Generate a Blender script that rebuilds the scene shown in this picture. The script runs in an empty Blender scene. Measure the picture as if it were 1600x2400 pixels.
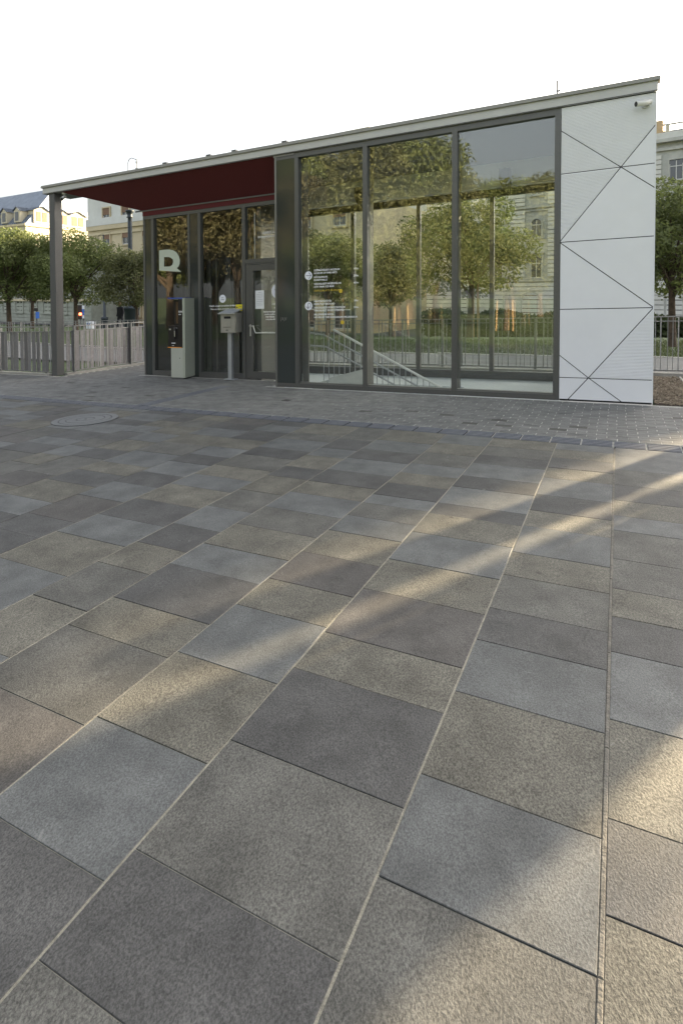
import bpy, bmesh, math, random
import numpy as np
from mathutils import Vector, Matrix

# ------------------------------------------------------------ camera, world, sun
S = bpy.context.scene
COL = S.collection
F, PX, PY, H = 1310.575, 800.0, 730.111, 1.5        # focal length and principal point in photo pixels, eye height
SA = 0.029068                                       # the plaza falls 2.9 % towards the left
T = 0.002138
VRX, VRY = 1448.6, 692.0
def K(x, y): return np.array([x - PX, y - PY, F])
def hor(x): return VRY - T * (x - VRX)
_X = -K(-1850.0, hor(-1850.0)); _X /= np.linalg.norm(_X)
_Y = K(VRX, VRY); _Y /= np.linalg.norm(_Y)
_Z = np.cross(_X, _Y); _Z /= np.linalg.norm(_Z)
if _Z[1] > 0: _Z = -_Z
_Yo = np.cross(_Z, _X)
if _Yo @ _Y < 0: _Yo = -_Yo
R = np.array([_X, _Yo, _Z])
camd = bpy.data.cameras.new('camera'); cam = bpy.data.objects.new('camera', camd); COL.objects.link(cam)
rt, up, bk = R @ np.array([1, 0, 0]), R @ np.array([0, -1, 0]), R @ np.array([0, 0, -1])
cam.matrix_world = Matrix(((rt[0], up[0], bk[0], 0), (rt[1], up[1], bk[1], 0), (rt[2], up[2], bk[2], H), (0, 0, 0, 1)))
camd.sensor_width = 36; camd.lens = F / 2400 * 36
camd.shift_x = (800 - PX) / 2400; camd.shift_y = -(1200 - PY) / 2400
camd.clip_start = 0.05; camd.clip_end = 2000
S.camera = cam

SUN_AZ, SUN_EL = math.radians(29), math.radians(14)
w = bpy.data.worlds.new('World'); S.world = w; w.use_nodes = True
nt = w.node_tree; nt.nodes.clear()
sky = nt.nodes.new('ShaderNodeTexSky'); sky.sky_type = 'NISHITA'; sky.sun_disc = False
sky.sun_elevation = SUN_EL; sky.sun_rotation = SUN_AZ; sky.air_density = 1.0; sky.dust_density = 7.0; sky.ozone_density = 1.0
bg = nt.nodes.new('ShaderNodeBackground'); bg.inputs['Strength'].default_value = 0.08
ow = nt.nodes.new('ShaderNodeOutputWorld')
hsv = nt.nodes.new('ShaderNodeHueSaturation'); hsv.inputs['Saturation'].default_value = 0.42   # thin white haze over the sky
nt.links.new(sky.outputs[0], hsv.inputs['Color']); hz_ = nt.nodes.new('ShaderNodeMix'); hz_.data_type = 'RGBA'; hz_.blend_type = 'ADD'; hz_.inputs['Factor'].default_value = 1.0
hz_.inputs['B'].default_value = (0.75, 0.75, 0.75, 1); nt.links.new(hsv.outputs[0], hz_.inputs['A']); nt.links.new(hz_.outputs['Result'], bg.inputs[0]); nt.links.new(bg.outputs[0], ow.inputs[0])
sd = bpy.data.lights.new('sun', 'SUN'); sd.energy = 5.0; sd.angle = math.radians(0.6); sd.color = (1.0, 0.80, 0.52)
so = bpy.data.objects.new('sun', sd); COL.objects.link(so)
sv = Vector((math.sin(SUN_AZ) * math.cos(SUN_EL), math.cos(SUN_AZ) * math.cos(SUN_EL), math.sin(SUN_EL)))
so.rotation_euler = sv.to_track_quat('Z', 'Y').to_euler(); so.location = (0, 0, 30)
S.view_settings.view_transform = 'Standard'; S.view_settings.look = 'None'
S.view_settings.exposure = 2.56; S.view_settings.gamma = 1.0
S.render.engine = 'CYCLES'
S.cycles.transparent_max_bounces = 24; S.cycles.max_bounces = 8; S.cycles.glossy_bounces = 4

rnd = random.Random(7)

# ------------------------------------------------------------ pixel helpers (places only)
def ray(x, y): return R @ K(x, y)
def onY(x, y, Y):                                   # photo pixel -> (X, z above plaza) on the plane at depth Y
    v = ray(x, y); t = Y / v[1]; p = v * t
    return p[0], p[2] + H - SA * p[0]
def far(x, depth):
    v = ray(x, hor(x)) / F * depth
    return v[0], v[1]
def zat(p, x, y):
    v = ray(x, y); t = math.hypot(*p[:2]) / math.hypot(v[0], v[1])
    return H + v[2] * t

# ------------------------------------------------------------ materials
MATS = {}
def mat(name, col, rough=0.7, metal=0.0, var=0.0, scale=8.0, bump=0.0, bscale=60.0, col2=None, spec=0.5, orand=0.0, stretch=None, trans=0.0, detail=4):
    m = bpy.data.materials.new(name); m.use_nodes = True
    n = m.node_tree.nodes; l = m.node_tree.links
    b = n['Principled BSDF']
    b.inputs['Roughness'].default_value = rough; b.inputs['Metallic'].default_value = metal
    b.inputs['Specular IOR Level'].default_value = spec
    b.inputs['Base Color'].default_value = (*col, 1)
    geo = n.new('ShaderNodeNewGeometry'); src = geo.outputs['Position']
    if stretch:
        mp = n.new('ShaderNodeMapping'); mp.inputs['Scale'].default_value = stretch
        l.new(src, mp.inputs['Vector']); src = mp.outputs[0]
    out = None
    if var or col2:
        t = n.new('ShaderNodeTexNoise'); t.inputs['Scale'].default_value = scale; t.inputs['Detail'].default_value = detail
        t.inputs['Roughness'].default_value = 0.65
        l.new(src, t.inputs['Vector'])
        cr = n.new('ShaderNodeValToRGB')
        c2 = col2 or tuple(c * (1 - var) for c in col); c1 = tuple(min(1, c * (1 + var)) for c in col) if not col2 else col
        cr.color_ramp.elements[0].position = 0.32; cr.color_ramp.elements[1].position = 0.68
        cr.color_ramp.elements[0].color = (*c2, 1); cr.color_ramp.elements[1].color = (*c1, 1)
        l.new(t.outputs['Fac'], cr.inputs[0]); out = cr.outputs[0]
    if orand:
        oi = n.new('ShaderNodeObjectInfo'); mr = n.new('ShaderNodeMapRange')
        mr.inputs['To Min'].default_value = 1 - orand; mr.inputs['To Max'].default_value = 1 + orand
        l.new(oi.outputs['Random'], mr.inputs[0])
        mx = n.new('ShaderNodeMix'); mx.data_type = 'RGBA'; mx.blend_type = 'MULTIPLY'; mx.inputs['Factor'].default_value = 1
        if out: l.new(out, mx.inputs['A'])
        else: mx.inputs['A'].default_value = (*col, 1)
        l.new(mr.outputs[0], mx.inputs['B']); out = mx.outputs['Result']
    if out: l.new(out, b.inputs['Base Color'])
    if bump:
        t2 = n.new('ShaderNodeTexNoise'); t2.inputs['Scale'].default_value = bscale; t2.inputs['Detail'].default_value = 3
        l.new(src, t2.inputs['Vector'])
        bp = n.new('ShaderNodeBump'); bp.inputs['Strength'].default_value = bump; bp.inputs['Distance'].default_value = 0.01
        l.new(t2.outputs['Fac'], bp.inputs['Height']); l.new(bp.outputs[0], b.inputs['Normal'])
    if trans:
        tr = n.new('ShaderNodeBsdfTranslucent'); mixs = n.new('ShaderNodeMixShader'); mixs.inputs[0].default_value = trans
        if out: l.new(out, tr.inputs[0])
        else: tr.inputs[0].default_value = (*col, 1)
        l.new(b.outputs[0], mixs.inputs[1]); l.new(tr.outputs[0], mixs.inputs[2])
        l.new(mixs.outputs[0], n['Material Output'].inputs[0])
    MATS[name] = m
    return m

def stone(name, col, spk=0.5, scale=170, rough=0.75, bump=0.35):
    """flamed stone slab: fine speckle, broad stains, tiny pits"""
    m = bpy.data.materials.new(name); m.use_nodes = True
    n = m.node_tree.nodes; l = m.node_tree.links; b = n['Principled BSDF']
    geo = n.new('ShaderNodeNewGeometry'); oi = n.new('ShaderNodeObjectInfo')
    off = n.new('ShaderNodeVectorMath'); off.operation = 'SCALE'; off.inputs[0].default_value = (31, 17, 5)
    l.new(oi.outputs['Random'], off.inputs['Scale'])
    ad = n.new('ShaderNodeVectorMath'); l.new(geo.outputs['Position'], ad.inputs[0]); l.new(off.outputs[0], ad.inputs[1])
    fine = n.new('ShaderNodeTexNoise'); fine.inputs['Scale'].default_value = scale; fine.inputs['Detail'].default_value = 3; fine.inputs['Roughness'].default_value = 0.7
    broad = n.new('ShaderNodeTexNoise'); broad.inputs['Scale'].default_value = 5; broad.inputs['Detail'].default_value = 6; broad.inputs['Roughness'].default_value = 0.6
    mp = n.new('ShaderNodeMapping'); mp.inputs['Rotation'].default_value = (0, 0, 0.6); mp.inputs['Scale'].default_value = (1, 0.7, 1)
    l.new(ad.outputs[0], mp.inputs[0]); l.new(mp.outputs[0], fine.inputs['Vector']); l.new(ad.outputs[0], broad.inputs['Vector'])
    cr = n.new('ShaderNodeValToRGB'); e = cr.color_ramp.elements
    e[0].position = 0.36; e[1].position = 0.66
    e[0].color = (*[c * (1 - spk) for c in col], 1); e[1].color = (*[c * (1 + spk * 0.8) for c in col], 1)
    l.new(fine.outputs['Fac'], cr.inputs[0])
    mr = n.new('ShaderNodeMapRange'); mr.inputs['From Min'].default_value = 0.3; mr.inputs['From Max'].default_value = 0.7
    mr.inputs['To Min'].default_value = 0.70; mr.inputs['To Max'].default_value = 1.28; l.new(broad.outputs['Fac'], mr.inputs[0])
    mo = n.new('ShaderNodeMapRange'); mo.inputs['To Min'].default_value = 0.93; mo.inputs['To Max'].default_value = 1.07; l.new(oi.outputs['Random'], mo.inputs[0])
    mm = n.new('ShaderNodeMath'); mm.operation = 'MULTIPLY'; l.new(mr.outputs[0], mm.inputs[0]); l.new(mo.outputs[0], mm.inputs[1])
    mx = n.new('ShaderNodeMix'); mx.data_type = 'RGBA'; mx.blend_type = 'MULTIPLY'; mx.inputs['Factor'].default_value = 1
    l.new(cr.outputs[0], mx.inputs['A']); l.new(mm.outputs[0], mx.inputs['B'])
    # pale scuffs
    sc = n.new('ShaderNodeTexNoise'); sc.inputs['Scale'].default_value = 9; sc.inputs['Detail'].default_value = 8; sc.inputs['Distortion'].default_value = 1.5
    l.new(ad.outputs[0], sc.inputs['Vector'])
    sr = n.new('ShaderNodeValToRGB'); sr.color_ramp.elements[0].position = 0.70; sr.color_ramp.elements[1].position = 0.80
    sr.color_ramp.elements[0].color = (0, 0, 0, 1); sr.color_ramp.elements[1].color = (0.35, 0.35, 0.35, 1)
    l.new(sc.outputs['Fac'], sr.inputs[0])
    mx2 = n.new('ShaderNodeMix'); mx2.data_type = 'RGBA'; l.new(sr.outputs[0], mx2.inputs['Factor']); l.new(mx.outputs['Result'], mx2.inputs['A'])
    mx2.inputs['B'].default_value = (0.3, 0.3, 0.29, 1)
    gum = n.new('ShaderNodeTexVoronoi'); gum.inputs['Scale'].default_value = 2.3; gum.inputs['Randomness'].default_value = 1; l.new(ad.outputs[0], gum.inputs['Vector'])
    gr = n.new('ShaderNodeValToRGB'); gr.color_ramp.elements[0].position = 0.035; gr.color_ramp.elements[1].position = 0.055
    gr.color_ramp.elements[0].color = (0.62, 0.62, 0.62, 1); gr.color_ramp.elements[1].color = (1, 1, 1, 1); l.new(gum.outputs['Distance'], gr.inputs[0])
    mx3 = n.new('ShaderNodeMix'); mx3.data_type = 'RGBA'; mx3.blend_type = 'MULTIPLY'; mx3.inputs['Factor'].default_value = 1
    l.new(mx2.outputs['Result'], mx3.inputs['A']); l.new(gr.outputs[0], mx3.inputs['B'])
    l.new(mx3.outputs['Result'], b.inputs['Base Color'])
    b.inputs['Roughness'].default_value = rough; b.inputs['Specular IOR Level'].default_value = 0.35
    bp = n.new('ShaderNodeBump'); bp.inputs['Strength'].default_value = bump; bp.inputs['Distance'].default_value = 0.0022
    l.new(fine.outputs['Fac'], bp.inputs['Height']); l.new(bp.outputs[0], b.inputs['Normal'])
    MATS[name] = m; return m

TILE = {
 'B': stone('stone_blue_grey', (0.108, 0.112, 0.111), 0.42, 200, 0.62, 0.8),
 'D': stone('stone_dark_grey', (0.075, 0.074, 0.072), 0.50, 190, 0.65, 0.8),
 'G': stone('stone_mid_grey', (0.100, 0.098, 0.089), 0.50, 180, 0.7, 1.0),
 'T': stone('stone_tan', (0.123, 0.117, 0.098), 0.54, 165, 0.75, 1.1),
 'P': stone('stone_purple_grey', (0.085, 0.080, 0.075), 0.46, 190, 0.7, 0.7)}
M_bed = mat('mortar_dark', (0.07, 0.066, 0.058), 0.95, var=0.3, scale=20)
M_grout = mat('mortar_beige', (0.25, 0.235, 0.19), 0.95, var=0.25, scale=30, bump=0.4, bscale=200)
M_expj = mat('mortar_grey_bead', (0.13, 0.122, 0.105), 0.9, var=0.3, scale=30, bump=0.5, bscale=120)
M_sand = mat('joint_sand', (0.45, 0.44, 0.40), 0.95, var=0.3, scale=25)
M_brick = [stone('paver_grey_a', (0.155, 0.155, 0.148), 0.3, 200), stone('paver_grey_b', (0.138, 0.138, 0.132), 0.3, 200), stone('paver_dark', (0.07, 0.068, 0.06), 0.3, 160)]
M_tact = mat('cast_strip', (0.15, 0.16, 0.185), 0.55, var=0.15, scale=30)
M_tactdark = mat('strip_groove', (0.03, 0.032, 0.04), 0.8)
M_frame = mat('frame_grey', (0.115, 0.116, 0.112), 0.42, 0.4, var=0.06, scale=30)
M_frame_l = mat('frame_edge_grey', (0.19, 0.19, 0.18), 0.4, 0.5)
M_fascia = mat('fascia_grey', (0.50, 0.50, 0.48), 0.5, 0.2, var=0.05, scale=3)
M_coping = mat('coping_grey', (0.29, 0.285, 0.265), 0.55, 0.2, var=0.08, scale=4)
M_post = mat('post_grey', (0.10, 0.10, 0.099), 0.6, 0.2, var=0.08, scale=40)
M_red = mat('soffit_red', (0.120, 0.019, 0.021), 0.85, var=0.2, scale=120, bump=0.3, bscale=300)
M_white = mat('panel_white', (0.78, 0.79, 0.82), 0.5, var=0.02, scale=2.5)
M_black = mat('gap_black', (0.012, 0.012, 0.014), 0.8)
M_roof = mat('roof_membrane', (0.2, 0.2, 0.2), 0.9)
M_metal = mat('rail_steel', (0.72, 0.73, 0.72), 0.3, 0.8)
M_hand = mat('bright_handrail', (0.85, 0.86, 0.85), 0.35, 0.2)
M_fence = mat('fence_galvanised', (0.22, 0.22, 0.215), 0.5, 0.5, var=0.15, scale=20)
M_slat = mat('fence_slat_grey', (0.20, 0.193, 0.197), 0.55, 0.3, var=0.12, scale=15, orand=0.25)
M_slatl = mat('fence_slat_light', (0.27, 0.27, 0.265), 0.5, 0.3, orand=0.2)
M_curb = mat('kerb_concrete', (0.32, 0.31, 0.28), 0.9, var=0.12, scale=12, bump=0.3, bscale=80)
M_conc = mat('concrete_light', (0.60, 0.61, 0.60), 0.85, var=0.08, scale=6)
M_bulk = mat('bulkhead_grey', (0.75, 0.76, 0.72), 0.7)
M_ifloor = mat('hall_floor', (0.68, 0.72, 0.74), 0.35, var=0.04, scale=4)
M_cam = mat('camera_white', (0.62, 0.62, 0.60), 0.35)
M_dark = mat('dark_plastic', (0.02, 0.018, 0.018), 0.35)
M_booth = mat('pedestal_paint', (0.46, 0.48, 0.42), 0.4, 0.1, var=0.03, scale=5)
M_booth2 = mat('pedestal_green_grey', (0.40, 0.43, 0.36), 0.4, 0.1, var=0.03, scale=5)
M_copper = mat('brown_panel', (0.13, 0.085, 0.05), 0.35, 0.4)
M_blue = mat('blue_visor', (0.05, 0.09, 0.33), 0.4)
M_orange = mat('orange_trim', (0.75, 0.28, 0.03), 0.5)
M_mail = mat('mailbox_steel', (0.42, 0.41, 0.37), 0.45, 0.6, var=0.05, scale=14)
M_zinc = mat('zinc_post', (0.46, 0.48, 0.50), 0.45, 0.6, var=0.05, scale=14)
M_print = mat('white_print', (0.85, 0.86, 0.88), 0.6)
M_printb = mat('sign_white', (0.80, 0.82, 0.88), 0.6)
M_navy = mat('navy_print', (0.04, 0.05, 0.10), 0.6)
M_yel = mat('yellow_sticker', (0.75, 0.65, 0.02), 0.6)
M_gold = mat('yellow_dot', (0.62, 0.45, 0.03), 0.6)
M_logo = mat('frosted_logo', (0.52, 0.57, 0.47), 0.6)
M_paper = mat('paper', (0.80, 0.82, 0.83), 0.8)
M_grass = mat('grass', (0.055, 0.085, 0.022), 0.9, var=0.35, scale=1.2, bump=0.6, bscale=30)
M_grassblade = mat('grass_blade', (0.095, 0.115, 0.045), 0.8, var=0.3, scale=3, trans=0.3)
M_path = mat('path_asphalt', (0.17, 0.17, 0.165), 0.95, var=0.12, scale=8, bump=0.3, bscale=90)
M_road = mat('road_asphalt', (0.06, 0.06, 0.062), 0.9, var=0.2, scale=3)
M_mulch = mat('wood_chip', (0.25, 0.205, 0.15), 0.9, var=0.5, scale=14, orand=0.0)
M_soil = mat('soil', (0.05, 0.035, 0.025), 0.95, var=0.4, scale=30, bump=0.8, bscale=40)
M_bark = mat('bark', (0.085, 0.062, 0.045), 0.95, var=0.35, scale=12, bump=0.6, bscale=25)
M_stake = mat('wooden_stake', (0.34, 0.23, 0.12), 0.85, var=0.2, scale=20)
M_leafA = mat('leaf_green', (0.155, 0.185, 0.062), 0.65, var=0.45, scale=0.9, trans=0.4)
M_leafB = mat('leaf_olive', (0.150, 0.158, 0.064), 0.65, var=0.45, scale=0.9, trans=0.35)
M_leafC = mat('leaf_autumn', (0.115, 0.105, 0.052), 0.65, var=0.45, scale=0.8, trans=0.35)
M_hedge = mat('hedge_leaf', (0.045, 0.06, 0.02), 0.8, var=0.5, scale=1.5, trans=0.2)
M_museum = mat('museum_stone', (0.60, 0.60, 0.56), 0.9, var=0.10, scale=0.8)
M_museum2 = mat('museum_trim', (0.44, 0.445, 0.41), 0.9, var=0.12, scale=1.5)
M_cream = mat('cream_render', (0.54, 0.46, 0.31), 0.9, var=0.07, scale=0.6)
M_cream2 = mat('white_render', (0.62, 0.62, 0.59), 0.9, var=0.06, scale=0.6)
M_tanwall = mat('tan_render', (0.44, 0.33, 0.20), 0.9, var=0.12, scale=1.2)
M_sunwall = mat('pale_yellow_render', (0.55, 0.50, 0.38), 0.9, var=0.05, scale=0.6)
M_slate = mat('zinc_roof', (0.20, 0.23, 0.28), 0.5, 0.3, var=0.15, scale=1.0)
M_sto = mat('weathered_stone', (0.33, 0.34, 0.29), 0.9, var=0.15, scale=1.5)
M_pane = mat('window_pane', (0.04, 0.045, 0.05), 0.12, spec=0.8)
M_shut = mat('roller_shutter', (0.20, 0.12, 0.075), 0.8)
M_shutg = mat('grey_shutter', (0.30, 0.31, 0.32), 0.8)
M_sash = mat('white_sash', (0.55, 0.55, 0.52), 0.6)
M_woodd = mat('door_wood', (0.12, 0.055, 0.03), 0.5, var=0.2, scale=3)
M_iron = mat('lamp_iron', (0.035, 0.045, 0.055), 0.5, 0.3)
M_car = mat('car_silver', (0.55, 0.58, 0.62), 0.25, 0.5)
M_cloth = mat('dark_coat', (0.03, 0.03, 0.04), 0.9)
M_skin = mat('skin', (0.42, 0.25, 0.18), 0.6)
M_tileroof = mat('clay_roof', (0.22, 0.10, 0.07), 0.85, var=0.2, scale=2)
def emis(name, col, s):
    m = bpy.data.materials.new(name); m.use_nodes = True; b = m.node_tree.nodes['Principled BSDF']
    b.inputs['Base Color'].default_value = (*col, 1); b.inputs['Emission Color'].default_value = (*col, 1); b.inputs['Emission Strength'].default_value = s
    return m
M_redlamp = emis('red_signal_lens', (1, 0.08, 0.03), 3)

def glassmat(name, ior, tint):
    m = bpy.data.materials.new(name); m.use_nodes = True; n = m.node_tree.nodes; l = m.node_tree.links; n.remove(n['Principled BSDF'])
    lw = n.new('ShaderNodeLayerWeight'); lw.inputs['Blend'].default_value = 0.5
    pw = n.new('ShaderNodeMath'); pw.operation = 'POWER'; pw.inputs[1].default_value = 5; l.new(lw.outputs['Facing'], pw.inputs[0])
    fr = n.new('ShaderNodeMath'); fr.operation = 'MULTIPLY_ADD'; fr.inputs[1].default_value = 1 - ior; fr.inputs[2].default_value = ior; l.new(pw.outputs[0], fr.inputs[0])
    t = n.new('ShaderNodeBsdfTransparent'); t.inputs[0].default_value = (*tint, 1)
    g = n.new('ShaderNodeBsdfGlossy'); g.inputs['Roughness'].default_value = 0.0; g.inputs[0].default_value = (0.95, 0.96, 0.93, 1)
    mx = n.new('ShaderNodeMixShader'); l.new(fr.outputs[0], mx.inputs[0]); l.new(t.outputs[0], mx.inputs[1]); l.new(g.outputs[0], mx.inputs[2])
    l.new(mx.outputs[0], n['Material Output'].inputs[0]); return m
M_glass = glassmat('clear_glazing', 0.085, (0.94, 0.955, 0.94))
M_glassb = glassmat('back_glazing', 0.04, (0.96, 0.98, 0.96))
M_glasspanel = mat('dark_glass_panel', (0.035, 0.042, 0.04), 0.08, spec=0.9)

# ------------------------------------------------------------ object helpers
def tagk(o, label=None, cat=None, group=None, kind=None):
    if label: o['label'] = label
    if cat: o['category'] = cat
    if group: o['group'] = group
    if kind: o['kind'] = kind
    return o
def thing(name, label, cat, loc=(0, 0, 0), group=None, kind=None, rz=0):
    o = bpy.data.objects.new(name, None); COL.objects.link(o); o.location = loc; o.rotation_euler = (0, 0, rz)
    o.empty_display_size = 0.2
    return tagk(o, label, cat, group, kind)
def wpos(x, y, z=0): return (x, y, z + SA * x)      # plaza coordinates -> world
class MB:
    """collects shapes; with shear=True they follow the plaza's fall"""
    def __init__(s, shear=False): s.v = []; s.f = []; s.shear = shear; s.smooth = []
    def add(s, vs, fs, smooth=False):
        o = len(s.v); s.v += [tuple(map(float, p)) for p in vs]; s.f += [tuple(i + o for i in f) for f in fs]; s.smooth += [smooth] * len(fs)
    def box(s, x0, x1, y0, y1, z0, z1):
        s.add([(x0, y0, z0), (x1, y0, z0), (x1, y1, z0), (x0, y1, z0), (x0, y0, z1), (x1, y0, z1), (x1, y1, z1), (x0, y1, z1)],
              [(0, 3, 2, 1), (4, 5, 6, 7), (0, 1, 5, 4), (1, 2, 6, 5), (2, 3, 7, 6), (3, 0, 4, 7)]); return s
    def bbox(s, x0, x1, y0, y1, z0, z1, c):         # box with chamfered top
        s.add([(x0, y0, z0), (x1, y0, z0), (x1, y1, z0), (x0, y1, z0), (x0, y0, z1 - c), (x1, y0, z1 - c), (x1, y1, z1 - c), (x0, y1, z1 - c),
               (x0 + c, y0 + c, z1), (x1 - c, y0 + c, z1), (x1 - c, y1 - c, z1), (x0 + c, y1 - c, z1)],
              [(8, 9, 10, 11), (0, 1, 5, 4), (1, 2, 6, 5), (2, 3, 7, 6), (3, 0, 4, 7), (4, 5, 9, 8), (5, 6, 10, 9), (6, 7, 11, 10), (7, 4, 8, 11)]); return s
    def tube(s, pts, rad, n=8, cap=True):
        pts = [Vector(p) for p in pts]; rads = rad if isinstance(rad, (list, tuple)) else [rad] * len(pts)
        vs = []; fs = []
        for i, p in enumerate(pts):
            d = (pts[min(i + 1, len(pts) - 1)] - pts[max(i - 1, 0)]).normalized()
            a = d.orthogonal().normalized() if i == 0 else (a - d * a.dot(d)).normalized()
            b = d.cross(a)
            for k in range(n):
                t = 2 * math.pi * k / n; vs.append(p + (a * math.cos(t) + b * math.sin(t)) * rads[i])
        for i in range(len(pts) - 1):
            for k in range(n):
                fs.append((i * n + k, i * n + (k + 1) % n, (i + 1) * n + (k + 1) % n, (i + 1) * n + k))
        s.add(vs, fs, True)
        if cap:
            s.add(vs[:n], [tuple(range(n))[::-1]]); s.add(vs[-n:], [tuple(range(n))])
        return s
    def lathe(s, x, y, prof, n=16):
        vs = []; fs = []
        for r, z in prof:
            for k in range(n):
                t = 2 * math.pi * k / n; vs.append((x + r * math.cos(t), y + r * math.sin(t), z))
        for i in range(len(prof) - 1):
            for k in range(n): fs.append((i * n + k, i * n + (k + 1) % n, (i + 1) * n + (k + 1) % n, (i + 1) * n + k))
        s.add(vs, fs, True); s.add(vs[:n], [tuple(range(n))[::-1]]); s.add(vs[-n:], [tuple(range(n))]); return s
    def prism(s, poly, y0, y1):                     # polygon in x,z extruded along y
        n = len(poly); vs = [(p[0], y0, p[1]) for p in poly] + [(p[0], y1, p[1]) for p in poly]
        s.add(vs, [tuple(range(n)), tuple(range(2 * n - 1, n - 1, -1))] + [(i, i + n, (i + 1) % n + n, (i + 1) % n) for i in range(n)]); return s
    def mesh(s, name, m, origin=(0, 0, 0)):
        me = bpy.data.meshes.new(name)
        vs = [(x - origin[0], y - origin[1], z + (SA * x if s.shear else 0) - origin[2]) for x, y, z in s.v]
        me.from_pydata(vs, [], s.f)
        if any(s.smooth): me.polygons.foreach_set('use_smooth', s.smooth)
        me.materials.append(m); me.update(); return me
    def build(s, name, m, parent=None, origin=None, **k):
        o0 = origin if origin is not None else (0, 0, 0)
        if parent is not None and origin is None:
            q = parent; o0 = Vector((0, 0, 0))
            while q is not None: o0 = o0 + q.location; q = q.parent
        o = bpy.data.objects.new(name, s.mesh(name, m, o0)); COL.objects.link(o)
        if parent is not None: o.parent = parent
        else: o.location = o0
        return tagk(o, **k)
def B(x0, x1, y0, y1, z0, z1, shear=True): return MB(shear).box(x0, x1, y0, y1, z0, z1)

# ============================================================ GROUND
def gh(x, y):
    base = SA * max(-16, min(5, x))
    t = max(0, min(1, (y - 21) / 26)); t = t * t * (3 - 2 * t)
    return base * (1 - t) + (-2.15) * t
xs = sorted(set([-400, -200, -120, -90, -70, -55, -45, -38, -32, -27, -22, -19, -16, -13.7, -12, -11.3, -9.5, -7, -5.55, -3, -0.75, 0.45, 2, 3.5, 5, 8, 12, 17, 24, 35, 50, 80, 130, 250, 400]))
ys = sorted(set([-400, -150, -80, -50, -35, -25, -18, -12, -8, -4, -1, 0.2, 3, 6, 8.8, 11.3, 13, 15.1, 17, 19, 21, 23, 25, 27, 29, 31, 33, 35, 37, 39, 41, 43, 45, 47, 52, 60, 75, 100, 150, 400]))
g = MB()
idx = {}
for i, x in enumerate(xs):
    for j, y in enumerate(ys): idx[i, j] = len(g.v); g.v.append((x, y, gh(x, y) - 0.06))
for i in range(len(xs) - 1):
    for j in range(len(ys) - 1):
        if xs[i] >= -9.51 and xs[i + 1] <= 0.46 and ys[j] >= 8.79 and ys[j + 1] <= 11.31: continue
        g.f.append((idx[i, j], idx[i + 1, j], idx[i + 1, j + 1], idx[i, j + 1])); g.smooth.append(True)
g.build('lawn', M_grass, kind='structure')

def sheet(name, m, x0, x1, y0, y1, dz, nx=24, ny=12, f=gh):
    s = MB(); q = {}
    for i in range(nx + 1):
        for j in range(ny + 1):
            x = x0 + (x1 - x0) * i / nx; y = y0 + (y1 - y0) * j / ny; q[i, j] = len(s.v); s.v.append((x, y, f(x, y) + dz))
    for i in range(nx):
        for j in range(ny): s.f.append((q[i, j], q[i + 1, j], q[i + 1, j + 1], q[i, j + 1])); s.smooth.append(True)
    return s.build(name, m, kind='structure')
sheet('path', M_path, -60, 30, 11.42, 15.1, 0.0, 60, 6)
sheet('street', M_road, -140, 90, 47, 62, 0.05, 60, 6)
sheet('pavement', M_path, -140, 90, 62.2, 80, 0.14, 60, 6)
MB(False).box(-60, 30, 0, 0.01, 0, 0.01)
kb = MB()
for i in range(60):
    xa = -60 + i * 1.5; kb.box(xa, xa + 1.49, 15.1, 15.22, gh(xa, 15) - 0.08, gh(xa, 15) + 0.05)
kb.build('path_edging', M_sand, kind='structure')

# ---- stone slab plaza
rows = [0.62, -0.02, -0.55, -1.19, -1.71, -2.35, -2.77, -3.42, -3.94, -4.58, -5.08, -5.49, -6.15, -6.67, -7.31, -7.83, -8.47, -8.89, -9.54, -10.06, -10.70, -11.2, -11.6, -12.3, -12.8, -13.4, -13.9, -14.5, -15.1, -15.6, -16.2, -16.8]
near = {
 0: ([5.34, 4.90, 4.53, 4.21, 3.94, 3.51, 3.15, 2.87, 2.58, 2.16, 1.74, 1.46, 1.05, 0.7, 0.35], 'BGDTBGGTDBTDTTG'),
 1: ([5.85, 5.53, 5.20, 4.89, 4.45, 4.10, 3.80, 3.38, 3.08, 2.72, 2.44, 2.08, 1.665, 1.315, 0.95, 0.6], 'BTDTBDTBTGDBTBGD'),
 2: ([5.75, 5.4, 5.1, 4.7, 4.4, 4.0, 3.78, 3.43, 3.01, 2.645, 2.22, 1.945, 1.525, 1.10, 0.81, 0.5], 'TGDBDBDTBTPTDGDG'),
 3: ([5.7, 5.3, 4.9, 4.6, 4.3, 4.0, 3.8, 3.53, 3.25, 2.90, 2.54, 2.25, 1.83, 1.41, 1.0, 0.62], 'BTGBTDBGBTPTBTBD'),
 4: ([5.6, 5.2, 4.85, 4.45, 4.1, 3.8, 3.45, 3.1, 2.76, 2.46, 2.05, 1.78, 1.36, 0.98, 0.6], 'TBDBDTBGTBDTGPG'),
 5: ([5.5, 5.1, 4.8, 4.4, 4.1, 3.7, 3.3, 2.935, 2.61, 2.305, 1.895, 1.5, 1.1, 0.7], 'GDBTDTGBDTGTBG'),
 6: ([5.6, 5.3, 4.9, 4.6, 4.2, 3.9, 3.6, 3.22, 2.86, 2.52, 2.105, 1.7, 1.3, 0.9], 'TGBDGTBTDBTBGD'),
}
YT = 6.10
tiles = []
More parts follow.
